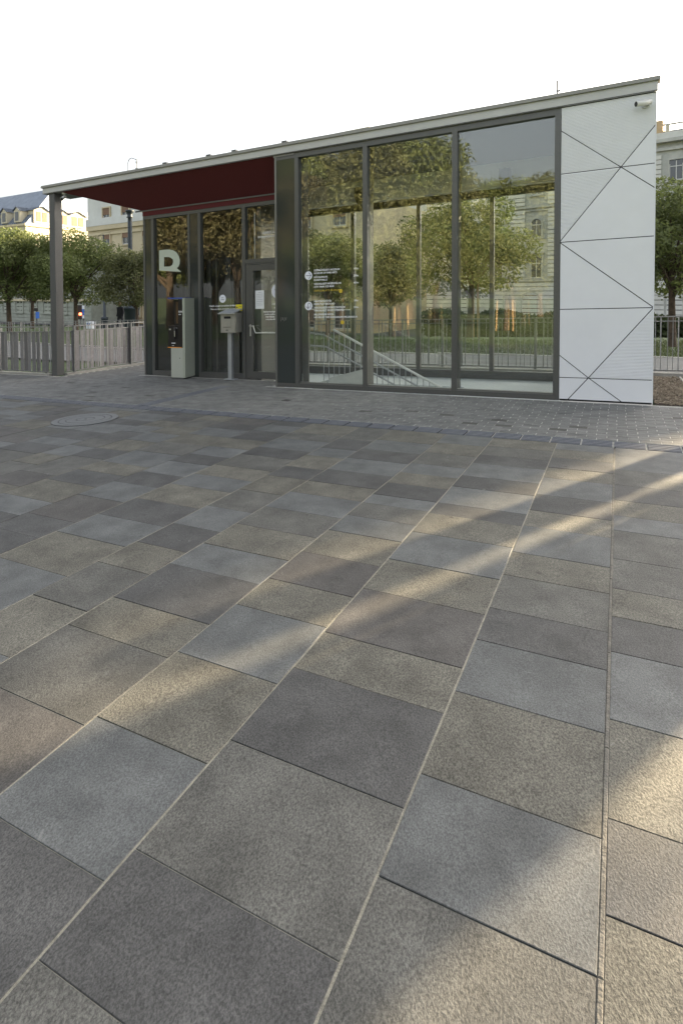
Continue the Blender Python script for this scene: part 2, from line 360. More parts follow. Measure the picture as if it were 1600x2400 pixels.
for r in range(len(rows) - 1):
    xr, xl = rows[r], rows[r + 1]
    if r in near:
        js, cs = near[r]; js = [YT] + js
        for k in range(len(js) - 1): tiles.append((xl, xr, js[k + 1], js[k], cs[k]))
        y = js[-1]
    else: y = YT + 0
    prev = ''
    while y > (0.25 if r > 6 else 0.1) + 0.12 * max(0, r - 8):
        L = rnd.choice([0.28, 0.32, 0.36, 0.40, 0.43]); c = rnd.choice('BBDGGTTGBDTP')
        if c == prev: c = rnd.choice('BDGT')
        prev = c
        if r > 6 and y == YT: L = rnd.uniform(0.15, 0.4)
        tiles.append((xl, xr, y - L, y, c)); y -= L
plaza = thing('plaza_paving', None, None, wpos(0, 3, 0), kind='structure')
MB(True).box(-16.9, 0.66, -1.5, 6.104, -0.055, -0.010).build('mortar_bed', M_bed, plaza)
def tile_shape(mb, t):
    xl, xr, y0, y1, c = t; dz = rnd.uniform(-0.0012, 0.0012)
    gx = 0.0038; gy = 0.0009 + rnd.random() * 0.0009
    gl = 0.0075 if abs(xl + 0.02) < 1e-3 else gx; gr = 0.0075 if abs(xr + 0.02) < 1e-3 else gx
    mb.bbox(xl + gl, xr - gr, y0 + gy, y1 - gy, -0.03, dz, 0.0015)
key = lambda t: math.hypot((t[0] + t[1]) / 2, (t[2] + t[3]) / 2)
def vis(t):                                          # roughly inside the photograph
    X, Y = (t[0] + t[1]) / 2, (t[2] + t[3]) / 2
    v = np.array([X, Y, SA * X - H]); q = R.T @ v
    if q[2] < 0.1: return False
    px, py = PX + F * q[0] / q[2], PY + F * q[1] / q[2]
    return -150 < px < 1750 and py < 2600
tiles.sort(key=lambda t: (not vis(t), key(t)))
for t in tiles[:300]:
    mb = MB(True); tile_shape(mb, t); mb.build('stone_slab', TILE[t[4]], plaza)
restm = {}
for t in tiles[300:]: tile_shape(restm.setdefault(t[4], MB(True)), t)
# one stuff part with several materials
def join_multi(name, dct, mats, parent):
    big = MB(True); mi = []
    ml = []
    for i, (k, mb) in enumerate(dct.items()):
        big.add(mb.v, mb.f); mi += [i] * len(mb.f); ml.append(mats[k])
    o = big.build(name, ml[0], parent)
    for m_ in ml[1:]: o.data.materials.append(m_)
    o.data.polygons.foreach_set('material_index', mi); o['kind'] = 'stuff'
    return o
join_multi('far_stone_slabs', restm, TILE, plaza)
# beige pointing along the long joints, thicker bead on the expansion joint
for r in range(1, len(rows) - 1):
    x = rows[r]; mb = MB(True)
    if r == 1:
        y = -0.5
        while y < 6.0:
            L = rnd.uniform(0.3, 0.9); L = min(L, 6.03 - y)
            o_ = rnd.uniform(-0.002, 0.002); mb.bbox(x - 0.0072 + o_ * .3, x + 0.0072 + o_ * .3, y, y + L, -0.012, 0.001 + rnd.uniform(-0.001, 0.001), 0.003); y += L
        mb.build('expansion_joint', M_expj, plaza)
    else:
        z = -0.0025 if rnd.random() < 0.75 or r < 7 else -0.007
        mb.box(x - 0.006, x + 0.006, -0.5, 6.10, -0.0105, z); mb.build('grout_joint', M_grout, plaza)
for (xl, xr, y0, y1, c) in tiles:
    light = (y0 < 1.75 and xr < -0.5) or rnd.random() < 0.12
    if xl > -4 and y1 < 6 and (light or y0 < 3.2):
        MB(True).box(xl + 0.006, xr - 0.006, y0 - 0.0035, y0 + 0.0035, -0.0105, -0.003 if light else -0.0045).build('grout_joint', M_grout if light else M_expj, plaza)

# ---- ribbed guidance strip
strip = thing('guidance_strip', None, None, wpos(0, 6.2, 0), kind='structure')
def strip_unit(x0, x1, y0, y1, along='x'):
    a = MB(True); n = 4
    a.box(x0, x1, y0, y1, -0.03, -0.001)
    u = a.build('ribbed_slab', M_tactdark, strip)
    r_ = MB(True)
    for k in range(n + 1):
        if along == 'x':
            yy = y0 + (y1 - y0) * (k) / n - 0.010; r_.bbox(x0, x1, max(y0, yy), min(y1, yy + 0.022), -0.001, 0.003, 0.002)
        else:
            xx = x0 + (x1 - x0) * (k) / n - 0.010; r_.bbox(max(x0, xx), min(x1, xx + 0.022), y0, y1, -0.001, 0.003, 0.002)
    r_.build('rib', M_tact, u)
for k in range(52):
    x1 = 0.85 - k * 0.297
    strip_unit(x1 - 0.279, x1, 6.11, 6.35)
for k in range(7):
    strip_unit(-6.72, -6.48, 6.37 + k * 0.297, 6.37 + k * 0.297 + 0.293, 'y')
MB(True).box(-6.87, -6.33, 6.377, 8.56, -0.04, -0.0016).build('mortar_bed', M_brick[0], strip)
MB(True).box(-16.9, 0.87, 6.105, 6.375, -0.05, -0.0125).build('mortar_bed', M_sand, strip)

# ---- small block pavers
brick = thing('block_paving', None, None, wpos(-3, 7.4, 0), kind='structure')
MB(True).box(-13.9, 2.6, 6.376, 8.60, -0.05, -0.0020).build('joint_sand', M_sand, brick)
MB(True).box(-11.45, -9.0, 8.601, 11.38, -0.05, -0.0045).build('joint_sand', M_sand, brick)
MB(True).box(-8.999, -5.6, 8.601, 9.30, -0.05, -0.0045).build('joint_sand', M_sand, brick)
bl = []
BW, BH = 0.200, 0.098
y = 6.38; r = 0
while y < 11.35:
    x = 2.6 - (BW / 2 if r % 2 else 0) + rnd.uniform(-0.006, 0.006)
    while x > -13.8:
        ok = (y + BH < 8.60) or (-11.42 < x - BW and x < -9.55 and y + BH < 11.36) or (-11.42 < x - BW and x < -5.66 and y + BH < 9.30)
        if -6.75 < x - BW / 2 < -6.45 and y < 8.45: ok = False
        if ok: bl.append((x - BW, x, y, y + BH))
        x -= BW
    y += BH; r += 1
def bvis(t):
    X, Y = (t[0] + t[1]) / 2, (t[2] + t[3]) / 2; q = R.T @ np.array([X, Y, SA * X - H])
    if q[2] < 0.1: return 1e9
    px, py = PX + F * q[0] / q[2], PY + F * q[1] / q[2]
    return math.hypot(X, Y) if (-10 < px < 1610) else 1e9
bl.sort(key=bvis)
def brick_shape(mb, t):
    ge = rnd.choice([0.0012, 0.0025, 0.004, 0.0055]); dz = rnd.uniform(-0.0012, 0.0012)
    mb.bbox(t[0] + ge, t[1] - ge, t[2] + 0.0012, t[3] - 0.0012, -0.03, 0.001 + dz, 0.002)
for t in bl[:300]:
    mb = MB(True); brick_shape(mb, t); k = rnd.random()
    mb.build('paver', M_brick[0 if k < 0.6 else (1 if k < 0.965 else 2)], brick)
rb = {}
for t in bl[300:]:
    k = rnd.random(); brick_shape(rb.setdefault(0 if k < 0.6 else (1 if k < 0.985 else 2), MB(True)), t)
join_multi('far_pavers', rb, M_brick, brick)
for (x, y_, wd) in ((-4.63, 7.42, 0.13), ):
    d = thing('drain_cover', 'small dark square drain cover in the block paving before the pillar', 'drain cover', wpos(x, y_))
    MB(True).bbox(x - wd / 2, x + wd / 2, y_ - 0.06, y_ + 0.06, -0.005, 0.007, 0.002).build('lid', M_brick[2], d)
    for k in range(3): MB(True).box(x - wd / 2 + 0.02, x + wd / 2 - 0.02, y_ - 0.035 + k * 0.03, y_ - 0.025 + k * 0.03, 0.0068, 0.0085).build('slot', M_black, d)

# ---- manhole
mh = thing('manhole_cover', 'round metal manhole cover with concentric rings in the slabs at left', 'manhole cover', wpos(-6.53, 5.28))
def ringmesh(mb, cx, cy, r0, r1, z0, z1, n=48):
    vs = []; 
    for k in range(n):
        t = 2 * math.pi * k / n; c_, s_ = math.cos(t), math.sin(t)
        vs += [(cx + r0 * c_, cy + r0 * s_, z0), (cx + r1 * c_, cy + r1 * s_, z0), (cx + r1 * c_, cy + r1 * s_, z1), (cx + r0 * c_, cy + r0 * s_, z1)]
    fs = []
    for k in range(n):
        a = 4 * k; b_ = 4 * ((k + 1) % n)
        for (p, q_) in ((0, 1), (1, 2), (2, 3), (3, 0)): fs.append((a + p, b_ + p, b_ + q_, a + q_))
    mb.add(vs, fs, False); return mb
M_mh = mat('cast_iron', (0.115, 0.12, 0.123), 0.5, 0.3, var=0.1, scale=30)
MB(True).lathe(-6.53, 5.28, [(0.425, -0.02), (0.425, 0.003)], 48).build('plate', M_tactdark, mh)
for r0, r1 in ((0.34, 0.42), (0.25, 0.33), (0.12, 0.24), (0.02, 0.11)):
    ringmesh(MB(True), -6.53, 5.28, r0, r1, 0.003, 0.008).build('ring', M_mh, mh)

# ============================================================ STATION PAVILION
Y0 = 8.63; YW = 9.35; YB = 11.38
def cutpoly(poly, a, b, g=0.0):
    """keep the side of line a->b to its left, shifted by g"""
    ax, ay = a; bx, by = b; L = math.hypot(bx - ax, by - ay); nx, ny = -(by - ay) / L, (bx - ax) / L
    out = []; d = [(p[0] - ax) * nx + (p[1] - ay) * ny - g for p in poly]
    for i in range(len(poly)):
        p, q = poly[i], poly[(i + 1) % len(poly)]; dp, dq = d[i], d[(i + 1) % len(poly)]
        if dp >= 0: out.append(p)
        if dp * dq < 0:
            t = dp / (dp - dq); out.append((p[0] + (q[0] - p[0]) * t, p[1] + (q[1] - p[1]) * t))
    return out
st = thing('glass_pavilion', 'long low glass pavilion with flat grey roof, red porch soffit and white panelled end wall', 'pavilion', wpos(-5, Y0))
# roof
MB(True).box(-11.93, 0.42, Y0 + 0.01, YW + 0.0, 4.215, 4.335).build('roof_slab', M_roof, st)
MB(True).box(-9.56, 0.42, YW, YB + 0.06, 4.215, 4.335).build('roof_slab', M_roof, st)
fa = MB(True).box(-11.95, 0.44, Y0 - 0.03, Y0 + 0.008, 4.21, 4.345).box(-11.95, -11.932, Y0 + 0.008, YW, 4.21, 4.345).build('fascia', M_fascia, st)
MB(True).box(-11.98, 0.47, Y0 - 0.06, Y0 + 0.12, 4.345, 4.372).box(-11.98, 0.47, Y0 - 0.05, Y0 + 0.10, 4.372, 4.40).box(-11.98, -11.86, Y0 + 0.12, YW, 4.345, 4.40).build('coping', M_coping, st)
MB(True).box(-11.95, 0.44, Y0 - 0.036, Y0 - 0.0305, 4.21, 4.222).build('drip_edge', M_frame, st)
for px in (390, 492, 552, 669):
    X, _ = onY(px, 380, Y0 + 0.1)
    MB(True).box(X - 0.11, X + 0.11, Y0 + 0.0, Y0 + 0.15, 4.4, 4.418).box(X - 0.04, X + 0.06, Y0 + 0.03, Y0 + 0.1, 4.418, 4.46).build('roof_bracket', M_post, st)
X, _ = onY(1305, 200, 9.6)
MB(True).tube([(X, 9.6, 4.3), (X, 9.6, 4.95)], 0.012, 6).tube([(X, 9.6, 4.78), (X + .05, 9.6, 4.78)], 0.014, 6).build('antenna', M_iron, st)
# sloping red soffit over the porch: down from the fascia to the head of the entrance screen
def quad(vs, th=0.02):
    mb = MB(True); up_ = [(x, y_, z + th) for x, y_, z in vs]
    mb.add(vs + up_, [(0, 1, 2, 3), (7, 6, 5, 4), (0, 4, 5, 1), (1, 5, 6, 2), (2, 6, 7, 3), (3, 7, 4, 0)]); return mb
zs = 3.70
quad([(-11.40, Y0 + 0.012, 4.206), (-5.62, Y0 + 0.012, 4.206), (-5.62, YW - 0.02, zs), (-9.62, YW - 0.02, zs)], 0.008).build('red_soffit', M_red, st)
quad([(-9.80, YW - 0.035, zs - 0.030), (-5.62, YW - 0.035, zs - 0.030), (-5.62, YW - 0.02, zs - 0.001), (-9.80, YW - 0.02, zs - 0.001)], 0.012).build('soffit_trim', M_frame_l, st)
MB(True).box(-9.60, -5.64, YW - 0.01, YW + 0.12, 3.575, 3.675).build('red_band', M_red, st)
# end wall of white panels
MB(True).box(-0.755, 0.415, Y0 + 0.012, YB, 0.0, 4.21).build('end_wall', M_black, st)
MB(True).box(0.416, 0.43, Y0 + 0.0, YB, 0.02, 4.205).build('side_cladding', M_white, st)
XL, XR = -0.757, 0.415
zh = [0.02, 0.335, 1.32, 2.285, 3.26, 4.203]
gp = 0.0058
C1 = (0.010, 3.26); C2 = (-0.372, 0.34)
lines = { # (a,b) pairs per horizontal band
 4: [((XL, 3.872), C1), (C1, (XR, 3.765))],
 3: [((XL, 2.305), C1), (C1, (XR, 2.935))],
 2: [((XL, 2.275), (XR, 1.33))],
 1: [(C2, (XR, 1.31)), ((XL, 0.655), C2)],
 0: [((-0.64, 0.02), C2), (C2, (0.05, 0.02))]}
def piece(poly, side):
    for a, b, sgn in side:
        poly = cutpoly(poly, a, b, gp) if sgn > 0 else cutpoly(poly, b, a, gp)
    return poly
def band(k): return [(XL, zh[k] + gp), (XR, zh[k] + gp), (XR, zh[k + 1] - gp), (XL, zh[k + 1] - gp)]
pieces = []
a, b_ = lines[4]; far4 = [(a, 1)]
L1 = (a[0], a[1]); L2 = (b_[0], b_[1])
# top band: left triangle (below line a), right triangle (below line b), top piece (above both)
pieces += [(piece(band(4), [(*a, -1)]), True), (piece(band(4), [(*b_, -1)]), False), (piece(band(4), [(*a, 1), (*b_, 1)]), True)]
a, b_ = lines[3]
pieces += [(piece(band(3), [(*a, 1)]), True), (piece(band(3), [(*a, -1), (*b_, -1)]), False), (piece(band(3), [(*b_, 1)]), False)]
a = lines[2][0]; pieces += [(piece(band(2), [(*a, 1)]), False), (piece(band(2), [(*a, -1)]), False)]
a, b_ = lines[1]; pieces += [(piece(band(1), [(*a, -1)]), True), (piece(band(1), [(*b_, -1)]), False), (piece(band(1), [(*a, 1), (*b_, 1)]), False)]
a, b_ = lines[0]; pieces += [(piece(band(0), [(*a, 1)]), False), (piece(band(0), [(*b_, 1)]), False), (piece(band(0), [(*a, -1), (*b_, -1)]), False)]
for poly, ribbed in pieces:
    if len(poly) < 3: continue
    o = MB(True).prism(poly, Y0, Y0 + 0.011).build('wall_panel', M_white, st)
    if ribbed:
        mb = MB(True); z0 = min(p[1] for p in poly); z1 = max(p[1] for p in poly); z = z0 + 0.012
        while z < z1 - 0.01:
            seg = cutpoly(cutpoly(poly, (-9, z), (9, z)), (9, z + 0.010), (-9, z + 0.010))
            if len(seg) >= 3:
                xa = min(p[0] for p in seg); xb = max(p[0] for p in seg)
                xs_ = [p[0] for p in seg if abs(p[1] - z) < 1e-6]; xt_ = [p[0] for p in seg if abs(p[1] - z - 0.010) < 1e-6]
                if len(xs_) >= 2 and len(xt_) >= 2:
                    xa = max(min(xs_), min(xt_)) + 0.002; xb = min(max(xs_), max(xt_)) - 0.002
                    if xb > xa: mb.add([(xa, Y0, z), (xb, Y0, z), (xb, Y0 - 0.005, z + 0.008), (xa, Y0 - 0.005, z + 0.008), (xa, Y0, z + 0.010), (xb, Y0, z + 0.010)], [(0, 1, 2, 3), (3, 2, 5, 4), (0, 3, 4), (1, 5, 2)])
            z += 0.020
        if mb.v: mb.build('panel_ribs', M_white, o)
# front curtain wall
def frame(x0, x1, z0, z1, y0=Y0, y1=Y0 + 0.12, m=M_frame, nm='mullion'): return B(x0, x1, y0, y1, z0, z1).build(nm, m, st)
frame(-5.60, -0.762, 4.115, 4.208, Y0 + 0.004, nm='header_rail')
frame(-5.60, -0.762, 0.0, 0.075, Y0 + 0.004, nm='bottom_rail')
frame(-5.125, -0.845, 0.075, 0.10, Y0 + 0.03, Y0 + 0.10, M_frame_l, 'sill')
frame(-5.62, -5.58, 0.0, 4.2, Y0 - 0.003, YW - 0.01, M_frame_l, 'pillar_edge')
B(-5.58, -5.20, Y0 + 0.006, Y0 + 0.03, 0.0, 4.112).build('dark_panel', M_glasspanel, st)
frame(-5.64, -5.20, 4.17, 4.205, Y0 - 0.008, Y0 + 0.0, M_frame_l, 'pillar_cap')
frame(-5.20, -5.125, 0.0, 4.112, nm='mullion')
frame(-5.125, -5.0, 0.0, 4.112, Y0 + 0.13, Y0 + 0.16, nm='inner_jamb')
for c_ in (-3.83, -2.305): frame(c_ - 0.042, c_ + 0.042, 0.0765, 4.113); frame(c_ - 0.03, c_ + 0.03, 0.0765, 4.113, Y0 + 0.13, Y0 + 0.30, nm='inner_mullion')
frame(-0.845, -0.764, 0.0765, 4.113)
for a_, b2 in ((-5.124, -3.873), (-3.787, -2.348), (-2.262, -0.846)):
    B(a_ + .001, b2 - .001, Y0 + 0.060, Y0 + 0.0605, 0.101, 4.113).build('glass_pane', M_glass, st)
# porch screen
def pf(x0, x1, z0, z1, nm='mullion', m=M_frame, y0=YW, y1=YW + 0.1): return B(x0, x1, y0, y1, z0, z1).build(nm, m, st)
pf(-9.60, -5.63, 3.50, 3.574, 'header_rail', M_frame)
pf(-9.60, -9.545, 0.0, 3.499, 'pillar_edge', M_frame); B(-9.545, -9.36, YW + 0.01, YW + 0.03, 0, 3.499).build('dark_panel', M_glasspanel, st)
pf(-9.36, -9.285, 0.0, 3.499)
pf(-8.315, -8.255, 0.0, 3.499); B(-8.255, -8.03, YW + 0.01, YW + 0.03, 0, 3.499).build('dark_panel', M_glasspanel, st)
pf(-8.03, -7.965, 0.0, 3.499)
pf(-6.885, -6.805, 0.0, 3.499)
pf(-9.284, -8.316, 0.0, 0.11, 'bottom_rail'); pf(-7.964, -6.886, 0.0, 0.11, 'bottom_rail')
pf(-6.804, -5.63, 2.36, 2.44, 'transom')
B(-9.283, -8.317, YW + 0.05, YW + 0.0505, 0.111, 3.498).build('glass_pane', M_glass, st)
B(-7.963, -6.887, YW + 0.05, YW + 0.0505, 0.111, 3.498).build('glass_pane', M_glass, st)
B(-6.803, -5.63, YW + 0.05, YW + 0.0505, 2.441, 3.498).build('glass_pane', M_glass, st)
pf(-6.72, -6.70, 2.47, 3.42, 'light_strip', M_printb, YW + 0.2, YW + 0.22)
dr = B(-6.795, -6.745, YW + 0.004, YW + 0.09, 0.0, 2.355).box(-6.745, -5.63, YW + 0.004, YW + 0.09, 2.33, 2.355).build('door', M_frame, st)
B(-6.738, -6.62, YW - 0.012, YW + 0.06, 0.02, 2.32).box(-6.62, -5.64, YW - 0.012, YW + 0.06, 2.20, 2.32).box(-6.62, -5.64, YW - 0.012, YW + 0.06, 0.02, 0.16).build('door_leaf', M_frame, dr)
B(-6.619, -5.64, YW + 0.03, YW + 0.0305, 0.161, 2.199).build('door_glass', M_glass, dr)
hb = MB(True).tube([(-6.675, YW - 0.012, 1.09), (-6.675, YW - 0.05, 1.09), (-6.66, YW - 0.06, 1.09), (-6.56, YW - 0.06, 1.085)], 0.011, 8)
hb.lathe(-6.675, YW - 0.02, [(0.0, 0), (0.0, 0)], 6) if False else None
hb.box(-6.69, -6.66, YW - 0.018, YW - 0.012, 0.88, 1.12)
hb.build('handle', M_metal, dr)
MB(True).tube([(-6.60, YW - 0.02, 1.07), (-6.50, YW - 0.09, 0.95), (-5.7, YW - 0.09, 0.95)], 0.011, 8).build('push_bar', M_metal, dr)
# inside
def well(): pass
FL = -0.10
for (x0, x1, y0, y1) in ((-5.19, -0.76, Y0 + 0.121, 8.95), (-5.62, -5.10, 8.951, YB - 0.13), (-6.58, -5.621, YW + 0.12, YB - 0.13), (-2.50, -0.76, 8.951, YB - 0.13), (-5.10, -2.50, 10.12, YB - 0.13)):
    B(x0, x1, y0, y1, FL - 0.2, FL).build('floor_slab', M_ifloor, st)
for k in range(11):
    B(-5.0 + k * 0.27, -5.0 + (k + 1) * 0.27 + 0.02, 8.96, 10.11, FL - 2.2, FL - 0.16 * (k + 1)).build('stair_step', M_conc, st)
B(-5.1, -2.0, 10.121, 10.25, FL - 2.4, FL - 0.2).build('stair_side_wall', M_conc, st)
B(-5.1, -2.0, 8.80, 8.949, FL - 2.4, FL - 0.2).build('stair_side_wall', M_conc, st)
# light parapet of the upper flight seen low in the first pane
MB(True).prism([(-5.05, -0.1), (-4.75, -0.1), (-4.75, 0.10), (-5.05, 0.02)], 9.0, 9.12).prism([(-4.74, -0.1), (-3.95, -0.1), (-3.95, 0.34), (-4.74, 0.13)], 9.05, 9.13).build('stair_parapet', M_conc, st)
B(-5.62, -0.76, Y0 + 0.13, YB - 0.14, 4.12, 4.20).build('ceiling', M_roof, st); B(-6.58, -5.621, YW + 0.13, YB - 0.14, 4.12, 4.20).build('ceiling', M_roof, st)
# interior cross wall between hall and porch lobby, dark lobby back
B(-6.60, -6.50, YW + 0.12, YB - 0.14, FL, 4.11).build('cross_wall', M_frame, st)
B(-9.58, -6.61, 10.9, 11.0, -0.02, 4.2).build('lobby_wall', M_post, st)
B(-9.59, -9.5, YW + 0.1, 10.9, 0.0, 4.2).build('lobby_wall', M_frame, st)
B(-9.58, -6.61, YW + 0.11, 10.9, 3.7, 3.8).build('lobby_ceiling', M_roof, st)
B(-9.58, -6.61, YW + 0.101, 10.9, -0.06, 0.0).build('lobby_floor', M_path, st)
for k in range(12):
    xa = -9.4 + k * 0.235 + rnd.uniform(-.03, .03); wd = rnd.choice([0.03, 0.05, 0.09, 0.14])
    B(xa, xa + wd, 10.2, 10.26, 0.0, rnd.choice([1.9, 2.6, 3.6])).build('lobby_slat', rnd.choice([M_frame, M_post, M_frame_l, M_dark, M_dark]), st)
# back screen
def bf(x0, x1, z0, z1, nm, m=M_frame, y0=YB - 0.12, y1=YB): return B(x0, x1, y0, y1, z0, z1).build(nm, m, st)
bf(-6.5, -0.762, -0.16, 0.06, 'back_plinth', M_frame)
bf(-6.5, -0.762, 3.52, 3.66, 'back_beam', M_dark); bf(-6.5, -0.762, 3.661, 4.118, 'back_bulkhead', M_bulk, YB - 0.3, YB)
for c_ in (-5.30, -3.78, -2.26, -0.80): bf(c_ - 0.04, c_ + 0.04, 0.061, 3.519, 'back_mullion', M_frame, YB - 0.11, YB - 0.01)
bf(-6.5, -0.80, 0.07, 3.51, 'back_glass', M_glassb, YB - 0.05, YB - 0.0495)
for px in (708, ): pass
for zc_x in (-4.95, -1.95):
    MB(True).prism([(zc_x - .1, 3.95), (zc_x + .1, 3.95), (zc_x + .1, 3.45), (zc_x - .02, 3.55), (zc_x - .1, 3.75)], YB - 0.55, YB - 0.35).build('ceiling_speaker', M_dark, st)
# stair railing
YR = 10.02
rail = thing('stair_railing', 'steel stair railing with three sloping rails behind the first two glass panes', 'railing', wpos(-5.2, YR, FL))
def rl(pts, r_, nm, m): return MB(True).tube(pts, r_, 6).build(nm, m, rail)
sl = (-0.21 - 0.97) / (-2.71 + 5.14)
rl([(-5.14, YR, 0.97), (-2.62, YR, 0.97 + sl * 2.52)], 0.026, 'handrail', M_hand)
rl([(-5.68, YR + .03, 0.90), (-5.37, YR + .03, 0.86), (-3.0, YR + .03, 0.86 + sl * 2.37)], 0.02, 'rail', M_zinc)
rl([(-5.68, YR + .03, 0.64), (-5.33, YR + .03, 0.62), (-3.3, YR + .03, 0.62 + sl * 2.03)], 0.02, 'rail', M_zinc)
for k in range(24):
    xa = -5.36 + k * 0.117; top = 0.97 + sl * (xa + 5.14) if xa > -5.14 else 0.9
    rl([(xa, YR, top), (xa, YR, max(-1.9, top - 1.05))], 0.009, 'baluster', M_zinc)
# ---- writing and marks on the glass
def text(body, x, y_, z, size, m, parent, align='LEFT', name='lettering', bold=False):
    cu = bpy.data.curves.new('t', 'FONT'); cu.body = body; cu.size = size; cu.align_x = align; cu.offset = 0.0008 if bold else 0; cu.resolution_u = 2
    tmp = bpy.data.objects.new('t', cu); COL.objects.link(tmp)
    me = bpy.data.meshes.new_from_object(tmp); bpy.data.objects.remove(tmp)
    vs = np.array([v.co[:] for v in me.vertices]) if len(me.vertices) else np.zeros((0, 3))
    mb = MB(True); mb.add([(x + v[0], y_, z + v[1]) for v in vs], [tuple(p.vertices) for p in me.polygons])
    return mb.build(name, m, parent)
YG = Y0 + 0.055
def disc(cx, cz, r_, y_, m, parent, nm='sign_disc', rx=None):
    n = 32; return MB(True).prism([(cx + (rx or r_) * math.cos(2 * math.pi * k / n), cz + r_ * math.sin(2 * math.pi * k / n)) for k in range(n)], y_ - 0.002, y_).build(nm, m, parent)
def stroke(pts, wd, y_, m, parent, nm='arrow'):
    mb = MB(True)
    for (x0, z0), (x1, z1) in zip(pts[:-1], pts[1:]):
        L = math.hypot(x1 - x0, z1 - z0); nx, nz = -(z1 - z0) / L * wd / 2, (x1 - x0) / L * wd / 2
        mb.prism([(x0 - nx, z0 - nz), (x1 - nx, z1 - nz), (x1 + nx, z1 + nz), (x0 + nx, z0 + nz)], y_ - 0.001, y_)
    return mb.build(nm, m, parent)
d = disc(-4.95, 2.005, 0.076, YG, M_printb, st); stroke([(-5.0, 2.005), (-4.895, 2.005)], 0.008, YG - 0.003, M_navy, d); stroke([(-4.94, 2.06), (-4.893, 2.005), (-4.94, 1.95)], 0.008, YG - 0.0035, M_navy, d)
d = disc(-4.95, 1.465, 0.076, YG, M_printb, st)
stroke([(-4.905, 1.43), (-4.905, 1.49), (-4.925, 1.515), (-4.95, 1.515), (-4.962, 1.49), (-4.962, 1.42)], 0.008, YG - 0.003, M_navy, d); stroke([(-4.995, 1.455), (-4.962, 1.415), (-4.93, 1.455)], 0.008, YG - 0.0035, M_navy, d)
for z, s_, m_ in ((2.075, 'SZÉPMŰVÉSZETI MÚZEUM', M_print), (2.025, 'MUSEUM OF FINE ARTS', M_print), (1.955, 'MŰCSARNOK', M_print), (1.905, 'KUNSTHALLE', M_print),
                (1.835, 'VÁROSLIGETI MŰJÉGPÁLYA', M_print), (1.785, 'CITY PARK ICE RINK', M_print), (1.715, 'KISFÖLDALATTI MÚZEUM', M_gold),
                (1.53, 'NAGYJÁTSZÓTÉR', M_print), (1.48, 'MAIN PLAYGROUND', M_print), (1.415, 'VÁROSLIGETI SPORTCENTRUM', M_print), (1.365, 'VÁROSLIGET SPORTS CENTRE', M_print),
                (1.295, 'MILLENNIUM HÁZA', M_print), (1.245, 'HOUSE OF THE HUNGARIAN MILLENNIUM', M_print)):
    text(s_, -4.84, YG, z, 0.044, m_, st, bold=(m_ is M_print))
for z, s_ in ((2.07, '100m'), (1.95, '250m'), (1.83, '450m'), (1.525, '50m'), (1.41, '350m')): text(s_, -4.02, YG, z, 0.042, M_print, st, 'CENTER', bold=True)
disc(-4.31, 1.71, 0.034, YG, M_gold, st, 'yellow_dot'); disc(-4.28, 1.165, 0.034, YG, M_gold, st, 'yellow_dot')
YP = YW + 0.045
za = lambda p: onY(300 + p[0] / 3.92, 340 + p[1] / 3.92, YP)
outer = [za(p) for p in [(286, 968), (330, 962), (380, 960), (415, 966), (445, 985), (468, 1020), (477, 1055), (475, 1090), (464, 1118), (450, 1130), (490, 1165), (288, 1153)]]
hole = [za(p) for p in [(333, 1030), (370, 1028), (393, 1034), (412, 1050), (416, 1075), (408, 1100), (388, 1115), (333, 1117)]]
cu = bpy.data.curves.new('logo', 'CURVE'); cu.dimensions = '2D'; cu.fill_mode = 'BOTH'
for ring in (outer, hole):
    sp = cu.splines.new('POLY'); sp.points.add(len(ring) - 1); sp.use_cyclic_u = True
    for k, (x, z) in enumerate(ring): sp.points[k].co = (x, z, 0, 1)
tmp = bpy.data.objects.new('t', cu); COL.objects.link(tmp); me = bpy.data.meshes.new_from_object(tmp); bpy.data.objects.remove(tmp)
mb = MB(True); mb.add([(v.co[0], YP, v.co[1]) for v in me.vertices], [tuple(p.vertices) for p in me.polygons]); mb.build('logo', M_logo, st)
disc(-7.42, 1.66, 0.085, YP, M_printb, st); stroke([(-7.46, 1.64), (-7.38, 1.64)], 0.01, YP - .003, M_navy, st, 'print'); stroke([(-7.45, 1.68), (-7.39, 1.68)], 0.008, YP - .003, M_navy, st, 'print')
text('Kérjük, a jegyet az autóhoz kiváltani', -7.42, YP, 1.50, 0.048, M_print, st, 'CENTER', bold=True); text('Please pay before entering the car park', -7.42, YP, 1.435, 0.040, M_print, st, 'CENTER', bold=True)
B(-7.08, -6.91, YP - 0.002, YP, 1.395, 1.53).build('yellow_notice', M_yel, st); stroke([(-7.06, 1.47), (-7.03, 1.47)], 0.03, YP - .003, M_navy, st, 'print'); stroke([(-7.0, 1.49), (-6.93, 1.49)], 0.008, YP - .003, M_navy, st, 'print')
YD = YW + 0.025
B(-6.58, -6.37, YD - 0.002, YD, 1.43, 1.80).build('paper_notice', M_paper, dr)
for k in range(8): stroke([(-6.55 + (0.04 if k == 0 else 0), 1.76 - k * 0.036), (-6.40 - (0.03 if k % 3 == 0 else 0), 1.76 - k * 0.036)], 0.004, YD - .003, M_slat, dr, 'print')
d = disc(-6.03, 1.775, 0.155, YD, M_printb, dr)
stroke([(-6.12, 1.80), (-6.09, 1.80), (-6.09, 1.76), (-6.05, 1.76), (-6.05, 1.72), (-6.01, 1.72), (-6.01, 1.68), (-5.97, 1.68)], 0.010, YD - .003, M_navy, d, 'stairs_symbol')
stroke([(-6.05, 1.86), (-5.98, 1.79)], 0.009, YD - .003, M_navy, d); stroke([(-6.02, 1.78), (-5.975, 1.783), (-5.975, 1.83)], 0.009, YD - .0035, M_navy, d)
